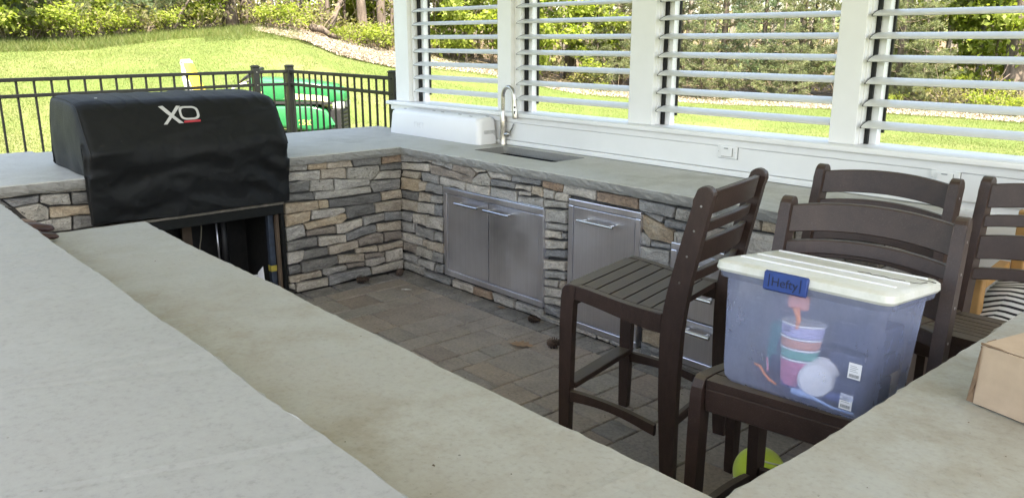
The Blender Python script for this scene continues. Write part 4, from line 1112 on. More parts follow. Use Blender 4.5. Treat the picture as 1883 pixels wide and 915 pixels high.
tag(m.build('floor_debris', M['crumb']), 'tiny crumbs and dry needles scattered over the pavers', 'debris', kind='stuff')
m = MB()
for i in range(46):
    x, y = random.uniform(1.5, 4.1), random.uniform(-2.68, -2.25); z = H
    if i % 3 == 0: x, y = random.uniform(4.25, 4.6), random.uniform(-2.3, -1.5)
    s = random.uniform(.0008, .0024); a = random.uniform(0, 6.3)
    m.add([(x + s * cos(a), y + s * sin(a), z + .0005), (x - s * sin(a), y + s * cos(a), z + .0005), (x - s * cos(a), y - s * sin(a), z + .0005), (x, y, z + s)], [(0, 1, 3), (1, 2, 3), (2, 0, 3)])
for px, py, s in ((797, 856, .004), (285, 480, .003), (330, 478, .002)):
    p = at(px, py, 'z', H); x, y, z = p
    m.add([(x + s, y, z + .0005), (x, y + s, z + .0005), (x - s, y - s * .3, z + .0005), (x, y, z + s)], [(0, 1, 3), (1, 2, 3), (2, 0, 3)])
tag(m.build('counter_debris', M['crumb']), 'dark specks of dirt scattered on the lower bar top', 'debris', kind='stuff')
LB = thing('leather_bundle', 'folded dark maroon leather bundle with pale lining on the lower bar top', 'leather bundle', (1.45, -2.60, H))
def lump(pts, rs, mat, nm, fl=.6):
    m = MB(LB); m.tube(pts, rs, 12)
    for v in m.bm.verts: v.co.x += .004 * noise.noise(v.co * 30); v.co.z = H + .002 + (v.co.z - H) * fl; v.co.y += .005 * noise.noise(v.co * 22)
    return m.build(nm, mat, LB, True)
lump([(1.34, -2.70, H + .06), (1.36, -2.65, H + .062), (1.38, -2.60, H + .055), (1.41, -2.56, H + .045), (1.42, -2.55, H + .04)], [.02, .028, .030, .024, .008], M['leather'], 'roll')
lump([(1.40, -2.70, H + .03), (1.44, -2.65, H + .030), (1.475, -2.60, H + .028), (1.50, -2.565, H + .024), (1.51, -2.555, H + .022)], [.02, .024, .024, .019, .008], M['leather'], 'roll')
lump([(1.33, -2.69, H + .085), (1.33, -2.63, H + .09), (1.35, -2.59, H + .078)], [.012, .016, .010], M['palelining'], 'lining')
lump([(1.41, -2.67, H + .050), (1.43, -2.63, H + .052), (1.45, -2.60, H + .045)], [.008, .010, .006], M['palelining'], 'lining')

# ------------------------------------------------------------------ wooden armchair behind the right chair
WC = thing('wooden_armchair', 'honey-coloured wooden armchair with a striped seat pad, behind the rightmost brown chair', 'armchair', (4.0, .33, 0))
for (x, y, h) in ((3.745, .12, .745), (4.22, .12, .745), (3.79, .42, .98), (4.22, .42, .98)):
    m = MB(WC); m.box(x, x + .048, y, y + .05, 0, h, .006, 2); m.build('leg', M['wood'], WC)
for x in (3.748, 4.223):
    m = MB(WC); m.prism([(.171, .70), (.171, .735), (.419, .765), (.419, .73)], x + .002, x + .044, 'x', .003); m.build('arm', M['wood'], WC)
m = MB(WC); m.box(3.80, 4.215, .14, .165, .40, .46, .003); m.box(3.84, 4.215, .43, .455, .90, .965, .003); m.build('rail', M['wood'], WC)
m = MB(WC); m.box(3.797, 4.215, .166, .428, .44, .465, .003); m.build('seat', M['wood'], WC)
def stripe_mat():
    m, nt, b = new_mat('striped_fabric'); setin(b, Roughness=.9)
    tc = nt.nodes.new('ShaderNodeTexCoord'); w = nt.nodes.new('ShaderNodeTexWave'); w.bands_direction = 'Y'; w.inputs['Scale'].default_value = 11; w.inputs['Distortion'].default_value = 1.6; w.inputs['Detail'].default_value = 0; w.inputs['Detail Scale'].default_value = .35
    nt.links.new(tc.outputs['Object'], w.inputs['Vector'])
    c = ramp(nt, w.outputs[0], [(.34, (.015, .015, .02)), (.40, (.70, .70, .70))]); nt.links.new(c, b.inputs['Base Color']); return m
m = MB(WC); K = 16
gridv = []
for i in range(K + 1):
    for j in range(K + 1):
        x = 3.765 + .44 * i / K; y = .10 + .33 * j / K; u, v = i / K, j / K
        z = .60 + .085 * min(1, v * 1.6) + .03 * sin(pi * u) * v + .012 * noise.noise(Vector((u * 3, v * 3, 0))) - .035 * (1 - min(1, u * 5)) * (1 - v)
        gridv.append((x, y, z))
fs = [(i * (K + 1) + j, (i + 1) * (K + 1) + j, (i + 1) * (K + 1) + j + 1, i * (K + 1) + j + 1) for i in range(K) for j in range(K)]
nv = len(gridv); gridv += [(x, y, .475) for x, y, z in gridv]
fs += [tuple(nv + q for q in f)[::-1] for f in fs]
bd = [(i, 0) for i in range(K)] + [(K, j) for j in range(K)] + [(i, K) for i in range(K, 0, -1)] + [(0, j) for j in range(K, 0, -1)]
bi = [i * (K + 1) + j for i, j in bd]; fs += [(bi[k], bi[(k + 1) % len(bi)], nv + bi[(k + 1) % len(bi)], nv + bi[k]) for k in range(len(bi))]
m.add(gridv, fs); m.build('seat_pad', stripe_mat(), WC, True)

# ------------------------------------------------------------------ black fence
def fence(name, A, B, n, label, off0=.5, pitch=None):
    A, B = Vector(A), Vector(B); L = (B - A).length; d = (B - A) / L
    F = thing('metal_fence', label, 'fence', (A.x, A.y, 0)); ang = atan2(d.y, d.x)
    mt = Matrix.Translation((A.x, A.y, 0)) @ Matrix.Rotation(ang, 4, 'Z')
    for z0, z1 in ((1.300, 1.332), (1.168, 1.198), (.12, .152)):
        m = MB(F); m.box(.02, L - .02, -.016, .016, z0, z1, .003, 1, mt); m.build('rail', M['blackmetal'], F)
        m = MB(F); m.box(.02, L - .02, .0165, .019, z0 + .006, z1 - .006, 0, 1, mt); m.build('rail_lip', M['blackmetal'], F)
    me = None
    for i in range(n):
        s = L * (i + .5) / n
        m = MB(F); m.box(s - .008, s + .008, -.008, .008, .02, 1.3, 0, 1, mt); m.build('picket', M['blackmetal'], F)
    return F
def fpost(x, y, label, w=.034, rz=0):
    P_ = thing('fence_post', label, 'fence post', (x, y, 0), rz, 'posts of the black fence')
    m = MB(); m.box(-w, w, -w, w, -.1, 1.365, .003); m.build('shaft', M['blackmetal'], P_)
    m = MB(); m.box(-w - .006, w + .006, -w - .006, w + .006, 1.365, 1.378, .003); m.box(-w + .004, w - .004, -w + .004, w - .004, 1.378, 1.386, .003); m.build('cap', M['blackmetal'], P_)
    m = MB()
    for z in (1.316, 1.183):
        for s in (-1, 1): m.tube([(s * (w + .002), 0, z), (s * (w + .006), -.0, z)], .005, 6); m.tube([(.0, -w - .001, z), (0, -w - .005, z)], .005, 6)
    m.build('bracket_screw', M['screw'], P_); return P_
pA = (-3.43, .50); pB = (-3.40, .87); pC = (-1.24, .79); pD = (-2.78, -3.35)
fence('fence_panel', pD, pA, 28, 'long black metal fence panel on the lawn side behind the covered grill')
fence('fence_panel', pA, pB, 3, 'narrow black fence piece of two pickets between the two close-set posts', )
fence('fence_panel', pB, pC, 16, 'black metal fence panel in front of the green tractor, up to the window wall')
fence('fence_panel', (-2.15, -8.3), pD, 38, 'black metal fence panel beyond the left end of the bar')
fpost(*pA, 'black fence post nearest the top right corner of the grill cover'); fpost(*pB, 'black fence post standing before the green tractor hood', .036); fpost(*pC, 'thick black fence post against the white window wall', .05)
fpost(*pD, 'black fence post left of the covered grill')

# ------------------------------------------------------------------ tractor on the lawn
M['green'] = plain('green_tractor_paint', (.018, .155, .055), .18, var=.03, spec=.9); M['tyellow'] = plain('tractor_yellow', (.75, .55, .05), .35, var=.05)
M['stripe'] = plain('cream_yellow_stripe', (.78, .66, .36), .35, var=.03); M['rubber'] = plain('tyre_rubber', (.02, .02, .02), .85, bumpv=.3); M['lens'] = plain('headlight_lens', (.45, .45, .48), .15)
M['greyvinyl'] = plain('grey_vinyl', (.55, .55, .56), .4)
ax = (Vector((-3.62, 1.58, 0)) - Vector((-5.95, .70, 0))); th = atan2(ax.y, ax.x)
TR = thing('garden_tractor', 'green compact tractor with yellow stripe and seat parked on the lawn behind the fence', 'tractor', (-4.12, 1.98, -.07), radians(46))
# local: +x forward, hood front at x=0
def sect_loft(m, secs):
    n = len(secs[0]); vs = [v for s_ in secs for v in s_]
    fs = [(i * n + k, i * n + (k + 1) % n, (i + 1) * n + (k + 1) % n, (i + 1) * n + k) for i in range(len(secs) - 1) for k in range(n)]
    m.add(vs, fs + [tuple(range(n))[::-1], tuple((len(secs) - 1) * n + k for k in range(n))])
def rect_sec(x, hw, z0, z1, r=.05): return [(x, y, z) for y, z in rounded_rect(-hw, hw, z0, z1, r, 4)]
m = MB(); sect_loft(m, [rect_sec(-1.12, .25, .99, 1.27), rect_sec(-.8, .25, .98, 1.26), rect_sec(-.45, .24, .965, 1.235), rect_sec(-.16, .22, .96, 1.19), rect_sec(-.03, .17, .97, 1.13), rect_sec(.0, .13, .99, 1.09, .03)]); m.build('hood', M['green'], TR, 'auto')
m = MB()
for s in (-1, 1): m.add([(-1.10, s * .2515, 1.045), (-.30, s * .2425, 1.000), (-.16, s * .2235, .985), (-.16, s * .2235, 1.045), (-.30, s * .2425, 1.065), (-1.10, s * .2515, 1.115)], [(0, 1, 4, 5), (1, 2, 3, 4)])
m.build('hood_stripe', M['stripe'], TR)
m = MB(); m.box(-1.12, -.14, -.245, .245, .955, .985, .004); m.build('hood_gap', M['blackplastic'], TR)
m = MB(); sect_loft(m, [rect_sec(-1.05, .235, .80, .95), rect_sec(-.75, .24, .66, .95), rect_sec(-.40, .24, .62, .95), rect_sec(-.22, .22, .64, .90), rect_sec(-.12, .20, .66, .74)]); m.build('side_panel', M['green'], TR, 'auto')
m = MB()
for s in (-1, 1): m.box(-.14, -.01, s * .14 - .055 - .02 * 0, s * .14 + .055, .90, .985, .012, 2)
m.build('headlight', M['lens'], TR, 'auto')
m = MB(); m.box(-.18, -.04, -.19, .19, .56, .895, .01)
m.build('radiator', M['blackplastic'], TR)
for k in range(6): m = MB(); m.box(-.045, -.022, -.19, .19, .60 + k * .05, .622 + k * .05, .003); m.build('grille_bar', M['blackplastic'], TR)
m = MB(); m.box(-.20, .04, -.21, .21, .44, .60, .02, 2); m.build('front_bumper', M['green'], TR)
m = MB(); m.box(-1.9, -.2, -.14, .14, .36, .62, .03); m.box(-2.0, -1.05, -.22, .22, .45, .72, .03); m.build('chassis', M['blackplastic'], TR)
m = MB(); m.box(-1.50, -1.06, -.50, .50, .40, .44, .01); m.build('footboard', M['green'], TR)
def wheel(x, y, r, w, ring):
    m = MB(); mt_ = Matrix.Translation((x, y, r)) @ Matrix.Rotation(pi / 2, 4, 'X')
    m.lathe([(r * .55, -w * .45), (r * .85, -w / 2), (r, -w * .35), (r, w * .35), (r * .85, w / 2), (r * .55, w * .45)], (0, 0, 0), 32, mt_)
    for k in range(22):
        a = 2 * pi * k / 22; m.box(-.012, .012, -w * .42, w * .42, -.01, .018, 0, 1, Matrix.Translation((x, y, r)) @ Matrix.Rotation(a, 4, 'Y') @ Matrix.Translation((0, 0, r)) @ Matrix.Rotation(.4, 4, 'Z'))
    wh = m.build('wheel', M['rubber'], TR, 'auto')
    m = MB(); m.lathe([(r * .54, -w * .40), (r * .50, -w * .1), (r * .12, -w * .05), (r * .12, w * .05), (r * .50, w * .1), (r * .54, w * .40)], (0, 0, 0), 28, mt_); m.build('rim', M['tyellow'], wh, 'auto')
for s in (-1, 1): wheel(-.30, s * .42, .27, .17, 0); wheel(-1.72, s * .46, .44, .26, 0)
for s in (-1, 1):
    m = MB(); pr = []
    for k in range(11): t = radians(20 + 14 * k); pr.append((-1.72 + .52 * cos(t), .44 + .52 * sin(t)))
    pr += [(x * .96 - 1.72 * .04, .44 + (z - .44) * .93) for x, z in pr[::-1]]
    m.prism(pr, s * .46 - .16, s * .46 + .16, 'y', .006); m.build('fender', M['green'], TR, 'auto')
m = MB(); m.box(-1.78, -1.42, -.24, .24, .80, .90, .04, 3); m.build('seat_cushion', M['tyellow'], TR, 'auto')
m = MB(); pr = [(-1.70, .86), (-1.78, .90), (-1.88, 1.15), (-1.965, 1.43), (-1.985, 1.48), (-2.0, 1.47), (-2.0, 1.25), (-1.94, .95), (-1.90, .85)]
m.prism(pr, -.15, .15, 'y', .03, 3); sb_ = m.build('seat_back', M['greyvinyl'], TR, 'auto')
m = MB(); m.prism([(-1.685, .87), (-1.755, .90), (-1.855, 1.16), (-1.945, 1.41), (-1.97, 1.44), (-1.90, 1.18), (-1.80, .92), (-1.74, .86)], -.14, .14, 'y', .012, 2); m.build('seat_pad', M['tyellow'], sb_, 'auto')
m = MB(); cc = Vector((-1.18, 0, 1.28)); rotm = Matrix.Rotation(radians(-35), 3, 'Y')
m.tube([tuple(cc + rotm @ Vector((.17 * cos(t), .17 * sin(t), 0))) for t in [2 * pi * k / 28 for k in range(29)]], .014, 8, False)
for k in range(3): a = 2 * pi * k / 3; m.tube([tuple(cc), tuple(cc + rotm @ Vector((.17 * cos(a), .17 * sin(a), 0)))], .010, 6)
m.tube([tuple(cc), (-1.02, 0, 1.12)], .02, 8); m.build('steering_wheel', M['blackplastic'], TR, 'auto')
m = MB(); m.box(-1.16, -1.0, -.22, .22, .90, 1.24, .04, 2); m.build('dashboard', M['blackplastic'], TR)
m = MB(); m.tube([(-1.35, -.40, .9), (-1.25, -.44, 1.16), (-1.10, -.42, 1.22)], .018, 8); m.tube([(-1.4, -.36, .9), (-1.36, -.36, 1.18)], .014, 8); m.build('grab_handle', M['greyvinyl'], TR, 'auto')
text_mesh('hood_number', '2520', .085, plain('yellow_number', (.85, .72, .18), .4), TR, (-.47, -.2425, .735), (pi / 2, 0, 0), .001)

# ------------------------------------------------------------------ vegetation
def leaf_mat(name, cols, trans=.52, rough=.55):
    m, nt, b = new_mat(name); out = nt.nodes['Material Output']; setin(b, Roughness=rough); b.inputs['Specular IOR Level'].default_value = .3
    gi = nt.nodes.new('ShaderNodeNewGeometry'); t = tex(nt, .9, 4)
    c = ramp(nt, gi.outputs['Random Per Island'], [(i / (len(cols) - 1), c_) for i, c_ in enumerate(cols)])
    c = mixc(nt, .6, c, ramp(nt, t, [(.3, (.6, .62, .6)), (.7, (1.3, 1.25, 1.1))]), 'MULTIPLY'); nt.links.new(c, b.inputs['Base Color'])
    tr = nt.nodes.new('ShaderNodeBsdfTranslucent'); nt.links.new(mixc(nt, 1, c, (1.5, 1.55, .8), 'MULTIPLY'), tr.inputs[0])
    mx = nt.nodes.new('ShaderNodeMixShader'); mx.inputs[0].default_value = trans; nt.links.new(b.outputs[0], mx.inputs[1]); nt.links.new(tr.outputs[0], mx.inputs[2]); nt.links.new(mx.outputs[0], out.inputs[0])
    return m
M['leaf'] = leaf_mat('spring_leaves', [(.12, .17, .025), (.19, .24, .045), (.27, .31, .09)])
M['leaf2'] = leaf_mat('olive_leaves', [(.10, .11, .045), (.165, .17, .075), (.23, .215, .12)])
M['needle'] = leaf_mat('pine_needles', [(.09, .12, .06), (.15, .18, .095), (.22, .24, .14)], .25)
M['needle2'] = leaf_mat('blue_pine_needles', [(.07, .12, .07), (.11, .165, .10), (.16, .21, .13)], .25)
M['far'] = leaf_mat('distant_leaves', [(.10, .095, .045), (.17, .15, .08), (.22, .21, .09), (.21, .175, .12)], .3)
M['grass'] = leaf_mat('grass_blades', [(.062, .10, .022), (.092, .130, .034), (.155, .155, .065)], .35)
M['strip'] = leaf_mat('bleached_litter', [(.15, .12, .10), (.28, .24, .205), (.40, .365, .33)], .1)
def bark_mat(name, a, b_):
    m, nt, b = new_mat(name); setin(b, Roughness=.95)
    t = tex(nt, 16, 6, .7, (1, 1, .18)); t2 = tex(nt, 60, 4)
    c = mixc(nt, .5, ramp(nt, t, [(.32, a), (.65, b_)]), ramp(nt, t2, [(.3, (.5, .5, .5)), (.7, (1.2, 1.2, 1.2))]), 'MULTIPLY'); nt.links.new(c, b.inputs['Base Color']); bump(nt, b, t, .9, .03); return m
M['bark'] = bark_mat('pine_bark', (.05, .038, .03), (.15, .12, .10)); M['bark2'] = bark_mat('grey_bark', (.12, .105, .09), (.27, .25, .22)); M['twig'] = bark_mat('twig_bark', (.10, .075, .05), (.24, .20, .15))

def rand_dirs(n, up=0.0):
    v = rng.normal(size=(n, 3)); v[:, 2] += up; return v / np.linalg.norm(v, axis=1)[:, None]
def leaf_quads(C, size, up=.4, droop=0.):
    """pointed leaves (two joined kites = 6 verts, 2 quads) at centres C"""
    n = len(C); nrm = rand_dirs(n, up); t = rand_dirs(n, -droop); t -= nrm * (t * nrm).sum(1)[:, None]; t /= np.linalg.norm(t, axis=1)[:, None] + 1e-9
    w = np.cross(nrm, t); s = (size * rng.uniform(.6, 1.3, n))[:, None]
    V = np.stack([C - t * s * .5, C + w * s * .30 - t * s * .1 + nrm * s * .05, C + t * s * .6, C - w * s * .30 - t * s * .1 + nrm * s * .05], 1)
    return V.reshape(-1, 3), np.arange(n * 4).reshape(-1, 4)
def needle_tufts(C, D, L=.10, k=14, wd=.0045):
    n = len(C); C2 = np.repeat(C, k, 0); d = np.repeat(D, k, 0) * .75 + rng.normal(size=(n * k, 3)) * .55; d /= np.linalg.norm(d, axis=1)[:, None]
    w = np.cross(d, rand_dirs(n * k)); w /= np.linalg.norm(w, axis=1)[:, None] + 1e-9; Ls = (L * rng.uniform(.7, 1.2, n * k))[:, None]
    V = np.stack([C2 - w * wd, C2 + w * wd, C2 + d * Ls], 1); return V.reshape(-1, 3), np.arange(n * k * 3).reshape(-1, 3)
def tube_np(segs, n=5):
    m = MB()
    for pts, rads in segs: m.tube(pts, rads, n, False)
    return m
def deciduous(Ht, r0, nl, leafmat, barkmat, lsz=.10, seed=0, lean=0, low=.6, per=26, spread=1.0):
    rd = random.Random(seed); T = thing('tree', 'x', 'tree')
    pts = []; x = y = 0
    for i in range(13):
        f = i / 12; x += rd.uniform(-.05, .05) * Ht / 9 + lean * Ht / 12; y += rd.uniform(-.05, .05) * Ht / 9; pts.append(Vector((x, y, -.2 + (Ht + .2) * f)))
    m = MB(); m.tube(pts, [r0 * (1.25 if i == 0 else 1) * (1 - .85 * i / 12) for i in range(13)], 10); m.build('trunk', barkmat, T, True)
    segs = []; ctr = []
    for k in range(nl):
        z = low + (Ht - low) * (k / nl) ** 1.15; i = min(11, int((z + .2) / (Ht + .2) * 12)); b0 = pts[i].lerp(pts[i + 1], .5); a = rd.uniform(0, 6.28); L = rd.uniform(.5, 1.5) * spread * (1.15 - .5 * z / Ht)
        q = [b0]; d = Vector((cos(a), sin(a), rd.uniform(.1, .6)))
        for s_ in range(5): d = (d + Vector((rd.uniform(-.3, .3), rd.uniform(-.3, .3), rd.uniform(-.1, .2)))).normalized(); q.append(q[-1] + d * L / 5); ctr.append((q[-1], s_))
        segs.append((q, [max(.006, r0 * .25 * (1 - s_ / 6)) for s_ in range(6)]))
        for _ in range(3):
            j = rd.randint(2, 5); d2 = Vector((rd.uniform(-1, 1), rd.uniform(-1, 1), rd.uniform(-.3, .6))).normalized(); e = q[j] + d2 * rd.uniform(.2, .5) * spread; segs.append(([q[j], (q[j] + e) / 2 + Vector((0, 0, .03)), e], [.006, .005, .003])); ctr.append((e, 4)); ctr.append(((q[j] + e) / 2, 4))
    mm = tube_np(segs); mm.build('branches', barkmat if barkmat else M['twig'], T, True)
    if per:
        C = np.concatenate([np.array(c[0])[None] + rng.normal(size=(per if c[1] > 1 else per // 3, 3)) * np.array([.16, .16, .09]) * spread for c in ctr]); V, F = leaf_quads(C, lsz, .8, .6)
        link('crown', np_mesh('crown', V, F), leafmat, T)
    return T
def pine(Ht, r0, mat, seed=0, dens=1.0, R=1.7, low=.25):
    rd = random.Random(seed); T = thing('tree', 'x', 'tree'); m = MB(); m.tube([(0, 0, -.2), (.03, .02, Ht * .4), (0, .05, Ht)], [r0 * 1.1, r0 * .8, .02], 8); m.build('trunk', M['bark'], T, True)
    segs = []; C = []; D = []
    z = low
    while z < Ht:
        nb = 6; a0 = rd.uniform(0, 6.28); Rz = R * (1 - z / Ht) ** .7
        for k in range(nb):
            a = a0 + 2 * pi * k / nb + rd.uniform(-.3, .3); L = Rz * rd.uniform(.65, 1.1); q = [Vector((0, 0, z))]; d = Vector((cos(a), sin(a), rd.uniform(-.05, .3)))
            for s_ in range(5): d = (d + Vector((0, 0, .06))).normalized(); q.append(q[-1] + d * L / 5)
            segs.append((q, [.018, .014, .011, .008, .006, .004]))
            side = Vector((-sin(a), cos(a), 0)); nn = int(26 * dens * L)
            for _ in range(nn):
                f = rd.random() ** .7; p = q[0].lerp(q[-1], .15 + .85 * f); p = Vector((p.x, p.y, np.interp(.15 + .85 * f, [0, .5, 1], [q[0].z, q[2].lerp(q[3], .5).z, q[-1].z]))); o = rd.uniform(-1, 1) * .38 * (1.1 - f) + rd.uniform(-.05, .05)
                C.append(p + side * o * (L / 1.2) + Vector((0, 0, rd.uniform(-.06, .06)))); D.append((d * .6 + side * (1 if o > 0 else -1) * .6 + Vector((0, 0, .35))).normalized())
        z += rd.uniform(.26, .36)
    tube_np(segs, 4).build('branches', M['twig'], T, True)
    V, F = needle_tufts(np.array(C), np.array(D)); link('crown', np_mesh('crown', V, F), mat, T); return T
def shrub(hh, R, n, mat, sz, seed, nm='shrub'):
    rd = random.Random(seed); T = thing(nm, 'x', 'shrub'); segs = []; C = []
    for k in range(14):
        a = rd.uniform(0, 6.28); e = Vector((cos(a) * R * rd.uniform(.3, 1), sin(a) * R * rd.uniform(.3, 1), hh * rd.uniform(.4, 1))); mid = e * .5 + Vector((rd.uniform(-.1, .1), rd.uniform(-.1, .1), .08)); segs.append(([Vector((0, 0, -.05)), mid, e], [.010, .007, .004])); C += [e, mid.lerp(e, .5)]
    tube_np(segs, 4).build('stems', M['twig'], T, True)
    P_ = np.concatenate([np.array(c)[None] + rng.normal(size=(n // 28, 3)) * np.array([.13, .13, .07]) for c in C]); V, F = leaf_quads(P_, sz, 1.0, .3); link('foliage', np_mesh('foliage', V, F), mat, T); return T
def col_pos(u, rel, D=None):
    a0, r0, _ = edge_pt(u, 120, 20); er, _ = edge_at(a0); r = er * rel; x, y = CAM.x + r * cos(a0), CAM.y + r * sin(a0); return x, y, ground(x, y), r
protos = {}
def put(kind, maker, u, rel, label, cat, grp, scale=1, rz=None, name=None):
    if kind not in protos: protos[kind] = maker(); o = protos[kind]
    else: o = copy_tree(protos[kind])
    x, y, z, r = col_pos(u, rel); o.location = (x, y, z - .05); o.rotation_euler = (0, 0, rz if rz is not None else random.uniform(0, 6.28)); o.scale = (scale,) * 3
    tag(o, label, cat, grp)
    if name: o.name = name
    return o
big = lambda: deciduous(9.5, .17, 16, M['leaf2'], M['bark'], .12, 3, 0, 2.6, 10)
grey = lambda: deciduous(8.5, .085, 18, M['leaf2'], M['bark2'], .10, 5, .01, 1.2, 10)
thin = lambda: deciduous(7, .05, 16, M['leaf2'], M['bark'], .09, 8, .015, .8, 8)
maple = lambda: deciduous(4.8, .035, 26, M['leaf'], M['twig'], .13, 11, .0, .5, 24, .8)
pa = lambda: pine(6.5, .09, M['needle'], 21, 1.5); pb_ = lambda: pine(5.5, .08, M['needle2'], 22, 1.6); pc = lambda: pine(3.2, .05, M['needle'], 23, 1.6, 1.2)
TG = 'bare-trunked trees along the wood edge'
def T_(kind, mk, items, cat, grp, name):
    for it in items: put(kind, mk, it[0], it[1], it[3], cat, grp, it[2], it[4] if len(it) > 4 else None, name)
T_('big', big, [(432, 1.03, 1.0, 'dark thick trunk at the wood edge above the grill cover, left of a twin'), (460, 1.05, .95, 'dark thick trunk at the wood edge, right one of the pair above the grill cover'),
   (1048, 1.08, 1.15, 'large dark trunk seen through the second louver bay'), (1862, 1.06, 1.35, 'massive rough-barked trunk at the far right of the louvers'), (598, 1.08, .62, 'dark trunk above the pale bank, left of the leaning limb'),
   (668, 1.06, .8, 'dark trunk above the pale bank, a little left of the white window wall'), (704, 1.05, .75, 'forked dark trunk just left of the white window wall'), (862, 1.16, .8, 'dark trunk seen in the first louver bay near its right post')], 'tree', TG, 'forest_tree')
T_('grey', grey, [(12, 1.04, 1.0, 'pale leaning trunk at the upper left corner'), (36, 1.05, 1.15, 'pale straight trunk beside the leaning one at the upper left'), (1806, 1.10, 1.0, 'slim pale trunk left of the massive one in the last louver bay'),
   (390, 1.2, 1, 'slender grey trunk above the left part of the grill cover'), (558, 1.2, .9, 'slender grey trunk above the tractor hood'), (770, 1.15, 1.0, 'slender grey trunk at the left of the first louver bay'),
   (806, 1.3, 1.0, 'grey trunk in the middle of the first louver bay'), (985, 1.22, 1.0, 'grey trunk at the left of the second louver bay'), (1716, 1.2, .8, 'twin grey trunk left of the centre of the last louver bay'), (1640, 1.28, .8, 'grey trunk near the left side of the last louver bay'), (735, 1.3, 1.1, 'grey trunk behind the left edge of the window wall'), (640, 1.25, 1.1, 'grey trunk behind the pale bank, in the second rank')], 'tree', 'grey-barked trees in the wood', 'forest_tree')
T_('thin', thin, [(612, 1.06, 1.2, 'thin dark trunk right of the bank\'s leaning limb'), (510, 1.1, 1, 'thin dark trunk above the narrow fence piece'), (524, 1.12, 1.1, 'second thin dark trunk above the narrow fence piece'), (640, 1.12, .9, 'thin dark trunk halfway over the pale bank'),
   (690, 1.14, 1.0, 'thin trunk in front of the forked one'), (722, 1.08, 1.1, 'thin trunk touching the edge of the window wall'), (784, 1.12, 1.0, 'thin trunk at the first bay of louvers, left part'), (830, 1.1, 1.0, 'thin trunk at the first bay of louvers, centre'), (884, 1.2, 1.1, 'thin trunk at the first bay of louvers, right part'),
   (1012, 1.12, .9, 'thin trunk left of the large one in the second bay'), (1120, 1.06, 1, 'thin trunk near the right post of the second bay'), (1262, 1.18, 1.1, 'thin trunk near the left of the pine-filled third bay'), (1492, 1.1, 1.2, 'thin trunk at the right of the pine-filled third bay'),
   (1700, 1.1, 1.0, 'thin dark trunk left of its twin in the last bay'), (1782, 1.2, 1.1, 'thin trunk behind bright leaves in the last bay'), (1830, 1.25, 1.0, 'thin trunk between the pale and the massive ones in the last bay'), (180, 1.15, 1.1, 'thin trunk behind the bright leaves at the upper left'), (330, 1.12, 1.2, 'thin trunk above the middle of the grill cover'), (1870, 1.3, 1.2, 'thin trunk behind the massive one at the far right'), (95, 1.2, 1.0, 'thin trunk behind the pale young pine')], 'tree', 'thin trees in the wood', 'forest_tree')
T_('maple', maple, [(5, 1.0, .9, 'bright green sapling at the upper left corner'), (170, 1.08, 1.15, 'bright green sapling behind the shrubs at the upper left'), (215, 1.10, 1.0, 'bright green sapling left of the blue-green pine'), (345, 1.03, .85, 'bright green sapling right of the blue-green pine'), (395, 1.02, .8, 'bright green sapling left of the paired dark trunks'),
   (858, 1.0, 1.1, 'bright maple sapling behind the first louver bay, right side'), (905, 1.05, 1.1, 'bright maple sapling by the second window post'), (800, 1.08, .9, 'bright sapling behind the first louver bay, left side'), (995, .98, 1.15, 'bright maple sapling at the left of the second louver bay'), (1075, 1.02, 1.0, 'bright maple sapling in the middle of the second louver bay'),
   (1775, 1.12, 1.2, 'bright sapling left of the massive trunk in the last bay'), (1830, 1.08, 1.1, 'bright sapling in front of the massive trunk in the last bay'), (1640, 1.2, 1.0, 'bright sapling deep in the last bay, left side'), (690, 1.12, 1.0, 'bright sapling above the right end of the pale bank'), (648, 1.2, 1.1, 'bright sapling behind the pale bank')], 'sapling', 'bright green saplings at the wood edge', 'sapling')
T_('pa', pa, [(95, 1.04, .8, 'pale young pine at the upper left, behind the shrubs'), (1250, 1.06, 1.0, 'full young pine at the left of the third louver bay'), (1330, 1.02, 1.05, 'full young pine in the centre of the third louver bay'), (1470, 1.05, 1.0, 'full young pine at the right of the third louver bay'), (1655, 1.04, .95, 'young pine at the left of the last louver bay'), (1140, 1.08, 1.0, 'young pine by the right post of the second louver bay'), (1570, 1.08, 1.05, 'young pine behind the post before the last bay')], 'pine', 'young pines at the wood edge', 'young_pine')
T_('pb', pb_, [(262, 1.05, 1.15, 'blue-green young pine above the left part of the grill cover'), (1400, 1.04, 1.0, 'blue-green young pine in the third louver bay'), (-10, 1.03, .7, 'blue-green young pine at the left picture edge'), (1195, 1.1, 1.0, 'blue-green young pine behind the third window post')], 'pine', 'young pines at the wood edge', 'young_pine')
T_('pc', pc, [(60, 1.02, .8, 'low pale pine at the upper left'), (1290, .985, .8, 'low pine in front of the others, third bay left'), (1440, .99, .8, 'low pine in front of the others, third bay right'), (1700, 1.03, .8, 'low pine in the last bay'), (300, 1.02, .7, 'low pine behind the bright saplings'), (1100, 1.02, .8, 'low pine in the second bay')], 'pine', 'low pines at the wood edge', 'low_pine')
s1 = lambda: shrub(.75, .6, 620, M['leaf'], .085, 31); s2 = lambda: shrub(.55, .55, 420, M['leaf2'], .08, 32)
